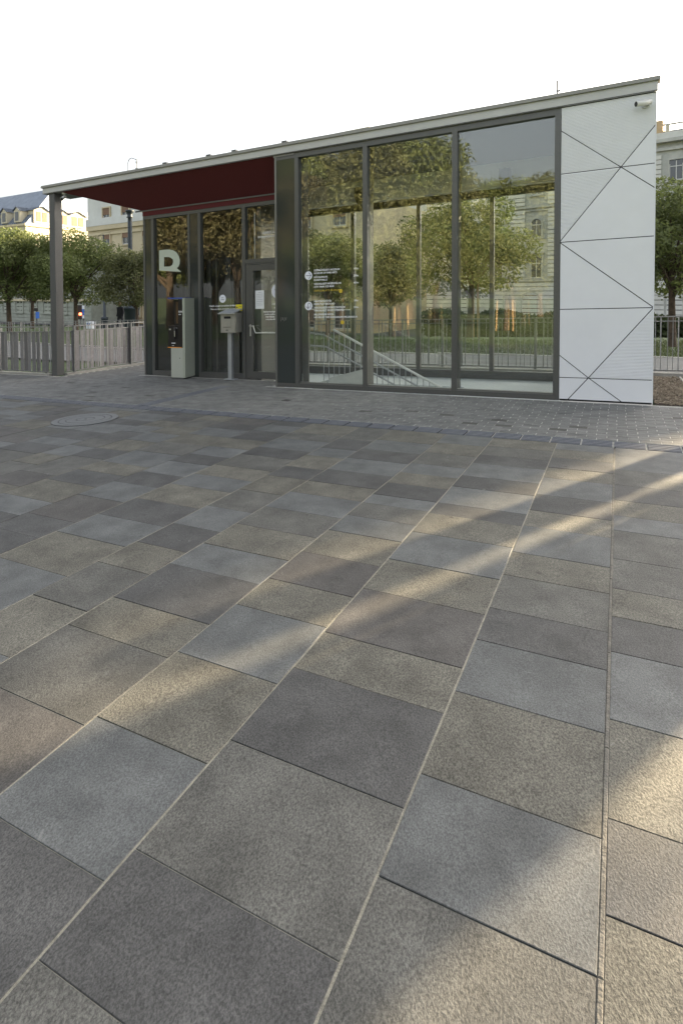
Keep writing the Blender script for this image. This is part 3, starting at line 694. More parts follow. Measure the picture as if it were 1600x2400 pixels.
text('NYITVA / OPEN', -6.02, YD, 1.50, 0.045, M_print, dr, 'CENTER', bold=True); text('0 – 24', -6.06, YD, 1.43, 0.045, M_print, dr, 'CENTER', bold=True)
for k, s_ in enumerate(('Kedves Vendégeink! A mélygarázs a hét', 'minden napján nyitva tart. Kérjük, lift', 'Dear Guests, the car park is open', 'every day of the week. Please use')):
    text(s_, -6.06, YD, 1.355 - k * 0.05, 0.040, M_print, dr, 'CENTER', bold=True)
text('LEJÁRAT A MÚZEUM MÉLYGARÁZSBA', -5.93, YP, 2.93, 0.058, M_print, st, 'CENTER', bold=True); text('ENTRANCE TO MUSEUM CAR PARK UNDER', -5.98, YP, 2.855, 0.055, M_print, st, 'CENTER', bold=True)
# scratched marks low on the pillar
for k in range(4): stroke([(-5.50 + k * 0.035, 1.20 + (k % 2) * .02), (-5.49 + k * 0.035, 1.27)], 0.006, Y0 + 0.005, M_coping, st, 'graffiti')
# corner post
post = B(-11.78, -11.59, Y0 + 0.0, Y0 + 0.19, 0.0, 4.208).build('corner_post', M_post, st)

# ---- cameras
def bullet_cam(label, base, aim, up_n, group):
    t = thing('security_camera', label, 'camera', wpos(*base), group)
    b_ = Vector(base); n_ = Vector(up_n)
    MB(True).tube([b_, b_ + n_ * 0.035], [0.055, 0.05], 16).build('mount', M_cam, t)
    j = b_ + n_ * 0.09; MB(True).tube([b_ + n_ * 0.03, j], 0.018, 8).build('bracket', M_cam, t)
    a_ = Vector(aim).normalized()
    MB(True).tube([j - a_ * 0.07, j - a_ * 0.065, j + a_ * 0.12], [0.022, 0.036, 0.036], 16).build('housing', M_cam, t)
    MB(True).tube([j + a_ * 0.115, j + a_ * 0.14], [0.039, 0.039], 16).build('hood', M_cam, t)
    MB(True).tube([j + a_ * 0.138, j + a_ * 0.143], [0.032, 0.032], 16).build('lens', M_dark, t)
bullet_cam('white bullet camera high on the white panelled wall at right', (0.30, Y0 - 0.002, 4.055), (-0.85, -0.5, -0.15), (0, -1, 0), 'security cameras')
bullet_cam('white bullet camera under the roof corner beside the porch post', (-11.35, Y0 + 0.08, 4.20), (0.35, -0.75, -0.55), (0, 0, -1), 'security cameras')

# ---- payphone
ph = thing('payphone', 'grey pedestal payphone with black hood and blue visor before the porch glass', 'payphone', wpos(-8.28, 9.08), rz=math.radians(12))
def pb(nm, m, *boxes):
    mb = MB()
    for b in boxes: mb.box(*b)
    o = bpy.data.objects.new(nm, mb.mesh(nm, m)); COL.objects.link(o); o.parent = ph; return o
pb('plinth', M_post, (-0.135, 0.145, -0.15, 0.215, 0, 0.04))
pb('pedestal', M_booth, (-0.14, 0.135, -0.155, 0.22, 0.04, 0.66))
pb('side_pillar', M_booth2, (0.136, 0.19, -0.16, 0.24, 0.04, 1.70))
pb('hood_back', M_dark, (-0.22, 0.135, 0.10, 0.22, 0.66, 1.66)); pb('hood_side', M_dark, (0.02, 0.134, -0.13, 0.099, 0.66, 1.68)); pb('hood_floor', M_dark, (-0.22, 0.019, -0.13, 0.099, 0.66, 1.12))
pb('brown_panel', M_copper, (-0.16, 0.0, 0.085, 0.0985, 1.16, 1.62))
pb('visor', M_blue, (-0.24, 0.135, -0.10, 0.22, 1.682, 1.71))
pb('trim', M_orange, (-0.225, 0.1, -0.15, -0.131, 0.66, 0.675))
hs = MB(); hs.tube([(-0.045, -0.155, 1.08), (-0.04, -0.175, 1.04), (-0.04, -0.175, 0.90), (-0.045, -0.155, 0.86)], [0.028, 0.02, 0.02, 0.028], 8)
o = bpy.data.objects.new('handset', hs.mesh('handset', M_dark)); COL.objects.link(o); o.parent = ph
pb('handset_glint', M_metal, (-0.035, -0.02, -0.199, -0.196, 0.90, 1.02))
pb('hook', M_metal, (-0.075, -0.01, -0.14, -0.132, 1.06, 1.085), (-0.19, -0.15, -0.14, -0.132, 1.03, 1.06))
pb('label_plate', M_print, (-0.14, -0.05, -0.136, -0.1315, 0.75, 0.765), (-0.13, -0.08, -0.136, -0.1315, 0.70, 0.708))
pb('keyhole', M_dark, (0.055, 0.072, -0.160, -0.1555, 0.44, 0.455))
def phtext(s_, x, z, size):
    cu = bpy.data.curves.new('t', 'FONT'); cu.body = s_; cu.size = size; cu.resolution_u = 2; cu.offset = 0.001
    tmp = bpy.data.objects.new('t', cu); COL.objects.link(tmp); me = bpy.data.meshes.new_from_object(tmp); bpy.data.objects.remove(tmp)
    mb = MB(); mb.add([(x + v.co[0], -0.1325, z + v.co[1]) for v in me.vertices], [tuple(p.vertices) for p in me.polygons])
    o = bpy.data.objects.new('lettering', mb.mesh('lettering', M_print)); COL.objects.link(o); o.parent = ph
phtext('5500', 0.03, 1.40, 0.05); phtext('9500', 0.03, 1.35, 0.03)

# ---- letter box
mx_, my_ = -7.07, 9.20
ml_ = thing('letter_box', 'grey metal letter box on a square post before the porch glass', 'letter box', wpos(mx_, my_))
B(mx_ - 0.13, mx_ + 0.13, my_ - 0.07, my_ + 0.07, 0, 0.02).build('base_plate', M_zinc, ml_)
B(mx_ - 0.045, mx_ + 0.045, my_ - 0.035, my_ + 0.035, 0.02, 0.965).build('post', M_zinc, ml_)
bx = B(mx_ - 0.16, mx_ + 0.19, my_ - 0.11, my_ + 0.12, 0.966, 1.36).build('box', M_mail, ml_)
MB(True).add([(mx_ - 0.19, my_ - 0.17, 1.345), (mx_ + 0.205, my_ - 0.17, 1.345), (mx_ + 0.205, my_ + 0.13, 1.43), (mx_ - 0.19, my_ + 0.13, 1.43),
              (mx_ - 0.19, my_ - 0.17, 1.361), (mx_ + 0.205, my_ - 0.17, 1.361), (mx_ + 0.205, my_ + 0.13, 1.445), (mx_ - 0.19, my_ + 0.13, 1.445)],
             [(0, 3, 2, 1), (4, 5, 6, 7), (0, 1, 5, 4), (1, 2, 6, 5), (2, 3, 7, 6), (3, 0, 4, 7)]) if False else None
lid = MB(True); lid.add([(mx_ - 0.19, my_ - 0.17, 1.345), (mx_ + 0.205, my_ - 0.17, 1.345), (mx_ + 0.205, my_ + 0.13, 1.43), (mx_ - 0.19, my_ + 0.13, 1.43),
              (mx_ - 0.19, my_ - 0.17, 1.361), (mx_ + 0.205, my_ - 0.17, 1.361), (mx_ + 0.205, my_ + 0.13, 1.445), (mx_ - 0.19, my_ + 0.13, 1.445)],
             [(0, 3, 2, 1), (4, 5, 6, 7), (0, 1, 5, 4), (1, 2, 6, 5), (2, 3, 7, 6), (3, 0, 4, 7)]); lid.build('lid', M_zinc, ml_)
B(mx_ - 0.075, mx_ + 0.09, my_ - 0.114, my_ - 0.1105, 1.25, 1.295).build('slot', M_black, bx)
B(mx_ - 0.10, mx_ + 0.10, my_ - 0.116, my_ - 0.1105, 1.07, 1.235).build('flap', M_mail, bx)
B(mx_ - 0.095, mx_ + 0.095, my_ - 0.118, my_ - 0.1165, 1.075, 1.082).build('flap_shadow_gap', M_black, bx)
B(mx_ - 0.03, mx_ + 0.02, my_ - 0.113, my_ - 0.1105, 1.01, 1.025).build('label_plate', M_dark, bx)

# ============================================================ FENCES
def slat_fence(label, p0, p1, seed, y_is='x'):
    rr = random.Random(seed)
    t = thing('slat_fence', label, 'fence', wpos(*p0), 'slatted fences round the porch')
    L = math.hypot(p1[0] - p0[0], p1[1] - p0[1]); dx, dy = (p1[0] - p0[0]) / L, (p1[1] - p0[1]) / L
    def seg(a, b, th, z0, z1, off=0):
        mb = MB(True); nx, ny = -dy * th / 2, dx * th / 2
        x0, y0, x1, y1 = p0[0] + dx * a - dy * off, p0[1] + dy * a + dx * off, p0[0] + dx * b - dy * off, p0[1] + dy * b + dx * off
        vs = [(x0 - nx, y0 - ny), (x1 - nx, y1 - ny), (x1 + nx, y1 + ny), (x0 + nx, y0 + ny)]
        mb.add([(*v, z0) for v in vs] + [(*v, z1) for v in vs], [(0, 3, 2, 1), (4, 5, 6, 7), (0, 1, 5, 4), (1, 2, 6, 5), (2, 3, 7, 6), (3, 0, 4, 7)]); return mb
    seg(0, L, 0.04, 1.125, 1.15).build('top_rail', M_fence, t); seg(0, L, 0.03, 1.01, 1.03).build('rail', M_fence, t)
    seg(0, L, 0.03, 0.07, 0.09).build('bottom_rail', M_fence, t); seg(0, L, 0.14, -0.04, 0.045).build('kerb', M_curb, t)
    s_ = 0.03; n = 0
    while s_ < L - 0.05:
        wd = rr.choice([0.018, 0.03, 0.045, 0.07, 0.10, 0.13]); m_ = M_slat if wd > 0.04 or rr.random() < 0.35 else M_slatl
        seg(s_, s_ + wd, 0.008, 0.0901, 1.0099 if wd > 0.04 else 1.1249, rr.choice([-0.012, 0, 0.012])).build('slat', m_, t); n += 1
        s_ += wd + rr.choice([0.018, 0.03, 0.045])
    for q in np.arange(0.2, L, 1.7): seg(q, q + 0.04, 0.05, 0.0, 1.15, -0.03).build('fence_post', M_fence, t)
    return t
slat_fence('grey slat fence running left from the porch post', (-11.83, 8.66), (-17.5, 8.66), 3)
slat_fence('grey slat fence running back from the porch post to the pavilion', (-11.57, 8.83), (-11.50, 14.4), 5)
def bar_fence(label, x0, x1, yy, group, step=0.115, nm='bar_fence', z1=1.10, parts_until=300):
    t = thing(nm, label, 'fence', wpos(x0, yy), group)
    B(x0, x1, yy - 0.02, yy + 0.02, z1 - 0.02, z1).build('top_rail', M_fence, t); B(x0, x1, yy - 0.015, yy + 0.015, z1 - 0.10, z1 - 0.085).build('rail', M_fence, t)
    B(x0, x1, yy - 0.015, yy + 0.015, 0.10, 0.125).build('bottom_rail', M_fence, t)
    B(x0, x1, yy - 0.08, yy + 0.08, -0.1, 0.07).build('kerb', M_curb, t)
    x = x0; k = 0
    while x < x1:
        wd = rnd.choice([0.010, 0.012, 0.02, 0.035]); B(x, x + wd, yy - 0.006, yy + 0.006, 0.126, z1 - 0.0201).build('bar', M_slatl, t)
        x += step * rnd.choice([0.7, 1, 1.4]); k += 1
    for q in np.arange(x0 + 0.3, x1, 1.9): B(q, q + 0.05, yy + 0.021, yy + 0.06, 0.0, z1).build('fence_post', M_fence, t)
bar_fence('light metal bar fence behind the pavilion along the path', -11.3, 9.0, 11.66, None)
bar_fence('distant low bar fence across the lawn at left', -34, -12.5, 14.9, None, step=0.18)

# ---- mulch bed at the right
sheet('mulch_bed', M_soil, 0.46, 4.5, 8.62, 11.55, 0.0, 10, 6, lambda x, y: SA * x)
mc = MB(False); rm = random.Random(4)
for k in range(5200):
    x = rm.uniform(0.46, 1.55 + 0.2 * rm.random()); y_ = rm.uniform(8.63, 11.5)
    if x > 0.97 + (11.5 - y_) * 0.03 + 0.12 and rm.random() < 0.93: continue
    a_ = rm.uniform(0, 3.14); l_ = rm.uniform(0.015, 0.05); w_ = rm.uniform(0.006, 0.016); t_ = rm.uniform(-0.5, 0.5)
    c_, s_ = math.cos(a_), math.sin(a_); z = SA * x + 0.008 + rm.random() * 0.02
    vs = []
    for (u, v) in ((-1, -1), (1, -1), (1, 1), (-1, 1)):
        vs.append((x + c_ * l_ / 2 * u - s_ * w_ / 2 * v, y_ + s_ * l_ / 2 * u + c_ * w_ / 2 * v, z + u * l_ / 2 * t_))
    vs += [(p[0], p[1], p[2] + 0.005) for p in vs]
    mc.add(vs, [(4, 5, 6, 7), (0, 1, 5, 4), (1, 2, 6, 5), (2, 3, 7, 6), (3, 0, 4, 7)])
mc.build('wood_chips', M_mulch, kind='stuff')
pts = [wpos(*p) for p in ((0.98, 11.4, 0.03), (0.99, 10.9, 0.03), (1.02, 10.2, 0.03), (1.06, 9.4, 0.03), (1.12, 8.7, 0.03))]
ed = MB().tube(pts, 0.016, 6).build('bed_edging', M_sand); tagk(ed, 'pale curved edging strip between the wood chips and the dark soil', 'edging')

# ============================================================ TREES
def leaf_crown(blobs, n, size, seed, mt, name):
    rr = np.random.RandomState(seed); bw = np.array([b[3] ** 2 for b in blobs]); bw = bw / bw.sum()
    which = rr.choice(len(blobs), n, p=bw); u = rr.normal(size=(n, 3)); u /= np.linalg.norm(u, axis=1)[:, None]
    rad = rr.uniform(0.35, 1.0, n) ** 0.5
    bc = np.array([b[:3] for b in blobs])[which]; br = np.array([b[3] for b in blobs])[which]
    P = bc + u * (br * rad)[:, None] * np.array([1, 1, 0.78])
    P += rr.normal(size=(n, 3)) * 0.05 * br[:, None]
    nrm = rr.normal(size=(n, 3)) * 0.75 + u * 0.6 + np.array([0, 0, 0.5]); nrm /= np.linalg.norm(nrm, axis=1)[:, None]
    a = np.cross(nrm, rr.normal(size=(n, 3))); a /= np.linalg.norm(a, axis=1)[:, None]; b = np.cross(nrm, a)
    s = size * rr.uniform(0.6, 1.3, n)[:, None]
    V = np.stack([P - a * s, P - b * s * 0.42 - nrm * s * 0.1, P + a * s, P + b * s * 0.42 - nrm * s * 0.1], 1).reshape(-1, 3)
    me = bpy.data.meshes.new(name); me.vertices.add(4 * n); me.vertices.foreach_set('co', V.astype(np.float32).ravel())
    me.loops.add(4 * n); me.loops.foreach_set('vertex_index', np.arange(4 * n)); me.polygons.add(n); me.polygons.foreach_set('loop_start', np.arange(0, 4 * n, 4))
    me.polygons.foreach_set('loop_total', np.full(n, 4)); me.update(calc_edges=True); me.materials.append(mt); return me
def tree_parts(h, r, clear, nb, nleaf, lsize, seed, mt, tr):
    """returns trunk mesh, limb mesh and crown mesh; h total height, r crown radius, clear = height of clear stem"""
    rr = random.Random(seed); cz = (h + clear) / 2; rz_ = (h - clear) / 2
    blobs = []
    for k in range(nb):
        a_ = rr.uniform(0, 6.283); e_ = rr.uniform(-0.9, 1.0); q = rr.uniform(0.35, 0.82)
        c_ = math.sqrt(max(0, 1 - e_ * e_ * 0.8))
        blobs.append((math.cos(a_) * r * q * c_, math.sin(a_) * r * q * c_, cz + e_ * rz_ * 0.78, r * rr.uniform(0.22, 0.42)))
    blobs.append((0, 0, cz, r * 0.5)); blobs.append((0, 0, cz + rz_ * .5, r * 0.42))
    tk = MB(); lean = rr.uniform(-0.03, 0.03) * h
    tk.tube([(0, 0, -0.3), (0, 0, 0.15), (lean * .4, 0, clear * 0.6), (lean, 0, clear + rz_ * 0.3), (lean * 1.1, 0.05, cz + rz_ * 0.4)], [tr * 1.5, tr * 1.05, tr * 0.9, tr * 0.7, tr * 0.2], 10)
    lm = MB()
    for b in blobs[:min(nb, 14)]:
        s_ = clear * rr.uniform(0.85, 1.05) + rz_ * rr.uniform(0, 0.4); m1 = (b[0] * 0.45 + lean, b[1] * 0.45, s_ + (b[2] - s_) * 0.6)
        lm.tube([(lean * .8, 0, s_), m1, b[:3]], [tr * 0.45, tr * 0.28, tr * 0.08], 6, False)
    return tk.mesh('trunk', M_bark), lm.mesh('limbs', M_bark), leaf_crown(blobs, nleaf, lsize, seed + 50, mt, 'crown')
PROTO = {
 'a': tree_parts(4.9, 2.35, 1.45, 22, 17000, 0.075, 1, M_leafA, 0.11),
 'b': tree_parts(4.7, 2.0, 1.3, 20, 14000, 0.075, 2, M_leafB, 0.10),
 'd': tree_parts(13.5, 5.6, 2.6, 30, 30000, 0.17, 3, M_leafA, 0.30),
 'e': tree_parts(12.5, 5.0, 2.2, 28, 28000, 0.17, 4, M_leafB, 0.28),
 'f': tree_parts(9.5, 3.6, 2.6, 20, 17000, 0.12, 5, M_leafC, 0.20)}
def tree(kind, x, y_, z, label, group, sc=1.0, rz=0.0, mt=None, stakes=False):
    t = thing('tree', label, 'tree', (x, y_, z), group, rz=rz); t.scale = (sc, sc, sc)
    for nm, me in zip(('trunk', 'limbs', 'crown'), PROTO[kind]):
        o = bpy.data.objects.new(nm, me); COL.objects.link(o); o.parent = t
    if stakes:
        for a_ in (0.4, 2.5, 4.6):
            me = MB().tube([(0.45 * math.cos(a_), 0.45 * math.sin(a_), -0.2), (0.38 * math.cos(a_), 0.38 * math.sin(a_), 2.0)], 0.045, 6).mesh('stake', M_stake)
            o = bpy.data.objects.new('stake', me); COL.objects.link(o); o.parent = t
    return t
GF = 'young trees on the lawn behind the pavilion'
def tpx(kind, px, depth, label, sc=1.0, rz=0.0, stakes=False):
    x, y_ = far(px, depth); tree(kind, x, y_, gh(x, y_) - 0.06, label, GF, sc, rz, stakes=stakes)
tpx('a', 22, 31, 'leafy green tree at the left edge, its bare trunk above the fence', 1.22, 0.3)
tpx('b', 75, 36, 'green tree just left of the porch post, crown touching its neighbour', 1.2, 1.2)
tpx('a', 178, 31, 'broad green tree framed between the porch post and the yellow building', 1.15, 2.2)
tpx('b', 322, 30, 'narrow dark green tree beside the tall lamp column', 1.0, 4.2)
tpx('b', 768, 29, 'leafy tree seen through the first glass pane, behind the lettering', 1.18, 0.4)
tpx('b', 915, 30, 'dark tree seen through the middle pane, left of the ornate facade', 1.08, 1.9)
tpx('a', 1100, 24, 'large leafy tree seen through the right pane before the ornate facade', 1.22, 3.2, True)
0 and tpx('b', 1235, 33, 'slimmer tree at the right of the right pane', 1.15, 5.2, True)
x, y_ = 1.42, 19.0
tree('a', x, y_, gh(x, y_) - 0.06, 'dark spreading tree right of the white end wall, trunk on the lawn', GF, 0.98, 1.0)
# the park behind the camera, which the glass mirrors
GP = 'park trees mirrored in the glass'
k = 0
for (px, dep, kind, sc, rz) in ((1185, 27, 'b', 1.05, 0.2), (935, 25, 'b', 0.95, 1.3), (790, 24, 'a', 0.95, 2.0), (730, 40, 'e', 1.05, 0.2), (800, 46, 'd', 0.95, 0.9), (880, 38, 'e', 1.0, 1.9), (960, 44, 'd', 1.05, 2.8), (1020, 40, 'e', 0.85, 1.0),
                        (1110, 62, 'e', 0.78, 0.3), (1200, 48, 'd', 0.86, 4.0), (1265, 45, 'e', 0.9, 5.0), (1310, 52, 'd', 0.95, 5.5), (400, 26, 'f', 1.0, 0.5), (360, 34, 'd', 0.9, 0.7), (520, 27, 'f', 1.0, 2.5), (470, 38, 'e', 1.0, 3.0), (600, 36, 'd', 0.95, 3.7), (660, 30, 'f', 0.9, 4.1)):
    x, yv = far(px, dep); y_ = 17.4 - yv; k += 1
    where = {1185: 'slim staked tree mirrored in the middle of the right pane, low', 935: 'slim staked tree mirrored left of centre in the second pane', 790: 'staked tree mirrored beside the lettering in the first pane', 730: 'tall olive tree mirrored at the left edge of the first pane',
      800: 'broad green tree mirrored above the lettering, far back', 880: 'tall olive tree mirrored where the first and second panes meet', 960: 'largest green tree mirrored high in the second pane', 1020: 'olive tree mirrored at the right edge of the second pane',
      1110: 'small distant tree mirrored low at the left of the right pane', 1200: 'rounded green tree mirrored on the skyline of the right pane', 1265: 'olive tree mirrored near the right edge of the right pane', 1310: 'green tree mirrored at the white wall end of the glass',
      400: 'autumn brown tree mirrored behind the letter-shaped logo', 360: 'green tree mirrored at the far left porch window', 520: 'autumn brown tree mirrored above the letter box', 470: 'olive tree mirrored in the porch between logo and letter box',
      600: 'green tree mirrored above the entrance door', 660: 'autumn brown tree mirrored in the dark pillar'}[px]
    tree(kind, x, y_, gh(x, y_) - 0.06, where, GP, sc, rz, stakes=(k <= 3))
# unseen shrubs and uprights added to cut the low sun into streaks
def sd_pos(s_, d_): return 0.875 * s_ + 0.485 * d_, -0.485 * s_ + 0.875 * d_
x, y_ = sd_pos(-2.39, 14.0)
pl = thing('shade_pillar', 'slim grey pillar added out of view to cast a shadow band', 'pillar', (x, y_, 0))  # added out of view; casts the dark band across the slabs
MB().box(x - 0.17, x + 0.17, y_ - 0.1, y_ + 0.1, 0, 3.25).build('shaft', M_post, pl); MB().box(x - 0.2, x + 0.2, y_ - 0.13, y_ + 0.13, 0, 0.12).build('base', M_curb, pl)
def shade_column(s_, d_, wd, hh, seed, label, nl=6500):  # added shrubs, never in view, that trim and soften the sun streaks
    x, y_ = sd_pos(s_, d_); t = thing('shade_shrub', label, 'shrub', (x, y_, 0), 'unseen shrubs added to cut the low sun')
    n_ = int(hh / 0.45); bl_ = [(random.Random(seed + i).uniform(-.05, .05), 0, 0.35 + i * 0.45, wd * 0.56) for i in range(n_)]
    me = leaf_crown(bl_, nl, 0.07, seed, M_hedge, 'crown'); o = bpy.data.objects.new('crown', me); COL.objects.link(o); o.parent = t
    me = MB().tube([(0, 0, -0.1), (0, 0, hh * 0.8)], 0.08, 6).mesh('trunk', M_bark); o = bpy.data.objects.new('trunk', me); COL.objects.link(o); o.parent = t
shade_column(-3.38, 13, 0.95, 4.6, 11, 'broad clipped columnar shrub added unseen beside the pavilion to edge the sun streak')
x, y_ = sd_pos(-1.40, 11.0)
kk_ = thing('shade_kiosk', 'tall narrow grey kiosk added out of view to block the low sun', 'shade_kiosk', (x, y_, SA * 4), rz=-SUN_AZ)  # unseen box added to keep the slabs beside the streak in shade
for nm, m_, bx_ in (('body', M_booth, (-0.53, 0.53, -0.3, 0.3, 0.1, 3.1)), ('roof', M_post, (-0.56, 0.56, -0.34, 0.34, 3.1, 3.2)), ('plinth', M_curb, (-0.55, 0.55, -0.32, 0.32, -0.1, 0.1)), ('door', M_post, (-0.35, 0.35, -0.32, -0.3, 0.12, 2.2))):
    o = bpy.data.objects.new(nm, MB().box(*bx_).mesh(nm, m_)); COL.objects.link(o); o.parent = kk_
x, y_ = sd_pos(-2.07, 15.0)
sp_ = thing('shade_pole', 'thin steel pole added out of view to cast a line of shade', 'pole', (x, y_, 0)); MB().tube([(x, y_, 0), (x, y_, 4.2)], 0.035, 8).build('pole', M_zinc, sp_); MB().box(x - .2, x + .2, y_ - .05, y_ - .04, 3.7, 4.15).build('sign_board', M_zinc, sp_)  # pole and board added out of view for a thin line of shade
shade_column(-2.00, 20, 0.27, 6.2, 13, 'thin clipped columnar shrub added out of view to thin the sun streak, farthest one', 1100)
shade_column(-0.25, 15, 1.2, 4.4, 21, 'loose airy shrub added unseen to dapple the sunlight beyond the kiosk', 1500)
x, y_ = sd_pos(-13.0, 40); 0 and tree('e', x, y_, gh(x, y_) - 0.06, 'large tree by the street, right of the picture', None, 0.85, 1.0)

# ---- hedge and lawn blades
hd = np.random.RandomState(9)
def leafy_box(name, x0, x1, y0, y1, z0, z1, n, size, mt, seed, kind='stuff'):
    rr = np.random.RandomState(seed); P = np.stack([rr.uniform(x0, x1, n), rr.uniform(y0, y1, n), rr.uniform(0, 1, n)], 1)
    P[:, 2] = z0 + (z1 - z0) * P[:, 2] ** 0.8 * (1 + 0.12 * np.sin(P[:, 0] * 2.1))
    nrm = rr.normal(size=(n, 3)); nrm /= np.linalg.norm(nrm, axis=1)[:, None]
    a = np.cross(nrm, rr.normal(size=(n, 3))); a /= np.linalg.norm(a, axis=1)[:, None]; b = np.cross(nrm, a); s = size
    V = np.stack([P - a * s, P - b * s * .5, P + a * s, P + b * s * .5], 1).reshape(-1, 3)
    me = bpy.data.meshes.new(name); me.from_pydata(V.tolist(), [], [tuple(range(4 * i, 4 * i + 4)) for i in range(n)]); me.materials.append(mt)
    o = bpy.data.objects.new(name, me); COL.objects.link(o); o['kind'] = kind; return o
leafy_box('hedge', -9, 14, 27, 29.2, gh(-5, 28) - 0.05, gh(-5, 28) + 1.15, 16000, 0.16, M_hedge, 3)
gb = MB(); rg = random.Random(2)
for k in range(26000):
    x = rg.uniform(-14, 4.5); y_ = rg.uniform(15.25, 21.5); a_ = rg.uniform(0, 3.14); hh = rg.uniform(0.03, 0.09); z = gh(x, y_) - 0.06
    gb.v += [(x - .012 * math.cos(a_), y_ - .012 * math.sin(a_), z), (x + .012 * math.cos(a_), y_ + .012 * math.sin(a_), z), (x + rg.uniform(-.03, .03), y_ + rg.uniform(-.03, .03), z + hh)]
    gb.f.append((3 * k, 3 * k + 1, 3 * k + 2)); gb.smooth.append(False)
gb.build('grass', M_grassblade, kind='stuff')

# ============================================================ FAR BUILDINGS
GZ = -2.15
class Facade:
    """u runs along the facade, v is outwards to the viewer, z up; placed by its own origin and direction"""
    def __init__(s, name, label, org, dirv, group=None):
        s.o = np.array(org[:2]); L = math.hypot(*dirv[:2]); s.d = np.array(dirv[:2]) / L; s.n = np.array([s.d[1], -s.d[0]])
        s.root = thing(name, label, 'building', (org[0], org[1], GZ)); s.root.rotation_euler = (0, 0, math.atan2(s.d[1], s.d[0]))
        s.cache = {}
    def part(s, nm, m, mb, parent=None):
        me = mb.mesh(nm, m); o = bpy.data.objects.new(nm, me); COL.objects.link(o); o.parent = parent or s.root; return o
    def box(s, nm, m, u0, u1, z0, z1, d0, d1, parent=None):   # local: x=u, y=-outwards
        return s.part(nm, m, MB().box(u0, u1, -d1, -d0, z0 - GZ, z1 - GZ), parent)
    def window(s, u, z0, z1, wd, style='plain', sh=None):
        key = (round(wd, 2), round(z1 - z0, 2), style, sh.name if sh else '')
        hh = z1 - z0
        if key not in s.cache:
            fr = MB(); pn = MB(); sa = MB(); t = 0.16
            if style in ('arch', 'door'):
                n = 10; arc = [(wd / 2 * math.cos(math.pi * k / n), hh - wd / 2 + wd / 2 * math.sin(math.pi * k / n)) for k in range(n + 1)]
                pn.prism([(-wd / 2, 0)] + [(wd / 2, 0)] + arc, -0.03, 0)
                for k in range(n):
                    (x0, z0_), (x1, z1_) = arc[k], arc[k + 1]; e = 1 + 2 * t / wd
                    c0 = hh - wd / 2
                    fr.prism([(x0, z0_), (x0 * e, c0 + (z0_ - c0) * e), (x1 * e, c0 + (z1_ - c0) * e), (x1, z1_)], -0.22, 0.0)
                fr.box(-wd / 2 - t, -wd / 2, -0.22, 0, 0, hh - wd / 2); fr.box(wd / 2, wd / 2 + t, -0.22, 0, 0, hh - wd / 2)
            else:
                pn.box(-wd / 2, wd / 2, -0.03, 0, 0, hh)
                fr.box(-wd / 2 - t, -wd / 2, -0.2, 0, -0.05, hh + t); fr.box(wd / 2, wd / 2 + t, -0.2, 0, -0.05, hh + t); fr.box(-wd / 2, wd / 2, -0.2, 0, hh, hh + t)
            if style == 'pediment':
                fr.box(-wd / 2 - 0.3, wd / 2 + 0.3, -0.4, 0, hh + 0.35, hh + 0.5); fr.prism([(-wd / 2 - 0.3, hh + 0.5), (wd / 2 + 0.3, hh + 0.5), (0, hh + 1.15)], -0.35, 0)
            if style != 'door':
                fr.box(-wd / 2 - 0.25, wd / 2 + 0.25, -0.32, 0, -0.2, -0.06)
                sa.box(-0.04, 0.04, -0.07, -0.03, 0.02, hh - (wd / 2 * .2)); sa.box(-wd / 2, -wd / 2 + 0.08, -0.07, -0.03, 0, hh * 0.8); sa.box(wd / 2 - 0.08, wd / 2, -0.07, -0.03, 0, hh * 0.8)
                sa.box(-wd / 2, wd / 2, -0.075, -0.03, hh * 0.66, hh * 0.66 + 0.09); sa.box(-wd / 2, wd / 2, -0.075, -0.03, 0, 0.08)
            shm = None
            if sh: shm = MB().box(-wd / 2 + 0.01, wd / 2 - 0.01, -0.12, -0.08, hh * (0.5 if sh is M_shut else 0.15), hh - 0.01).mesh('shutter', sh)
            s.cache[key] = (fr.mesh('window', s.trim), pn.mesh('pane', M_pane if style != 'door' else M_woodd), sa.mesh('sash', s.sashm) if sa.v else None, shm)
        f, p, sa, shm = s.cache[key]
        o = bpy.data.objects.new('window' if style != 'door' else 'door', f); COL.objects.link(o); o.parent = s.root; o.location = (u, 0, z0 - GZ)
        for nm, me in (('pane', p), ('sash', sa), ('shutter', shm)):
            if me: q = bpy.data.objects.new(nm, me); COL.objects.link(q); q.parent = o
        return o
# ---- museum-like ornate facade behind the glass and at the right
P0 = far(957, 77); mus = Facade('ornate_building', 'pale grey ornate stone building with arched windows behind the pavilion', P0, (0.9856, -0.1693))
mus.trim = M_museum2; mus.sashm = M_sash
org = np.array(P0); dv = np.array([0.9856, -0.1693])
def mu(px):      # image x -> distance along facade
    v = ray(px, hor(px)); A = np.array([[dv[0], -v[0]], [dv[1], -v[1]]]); t = np.linalg.solve(A, -org); return t[0]
def mz(px, py): u = mu(px); p = org + dv * u; return zat(p, px, py)
ENDU = 58.62
ztop = mz(1557, 336)
mus.box('wall', M_museum2, 0, ENDU, GZ, ztop, -14, 0)
mus.box('cornice', M_museum2, -0.3, ENDU + 0.3, ztop, ztop + 0.35, -14, 0.7); mus.box('cornice', M_museum2, 0, ENDU, ztop - 0.8, ztop - 0.5, 0.001, 0.3)
mus.box('attic', M_museum, 0.2, ENDU - 0.2, ztop + 0.351, ztop + 1.1, -13, 0.2); mus.box('roof', M_slate, 1, ENDU - 1, ztop + 1.101, ztop + 1.5, -13, -0.8); mus.box('roof', M_slate, 1, ENDU - 0.6, ztop + 1.501, ztop + 2.8, -13, -8)  # upper set-back roof raised out of view to block the low sun
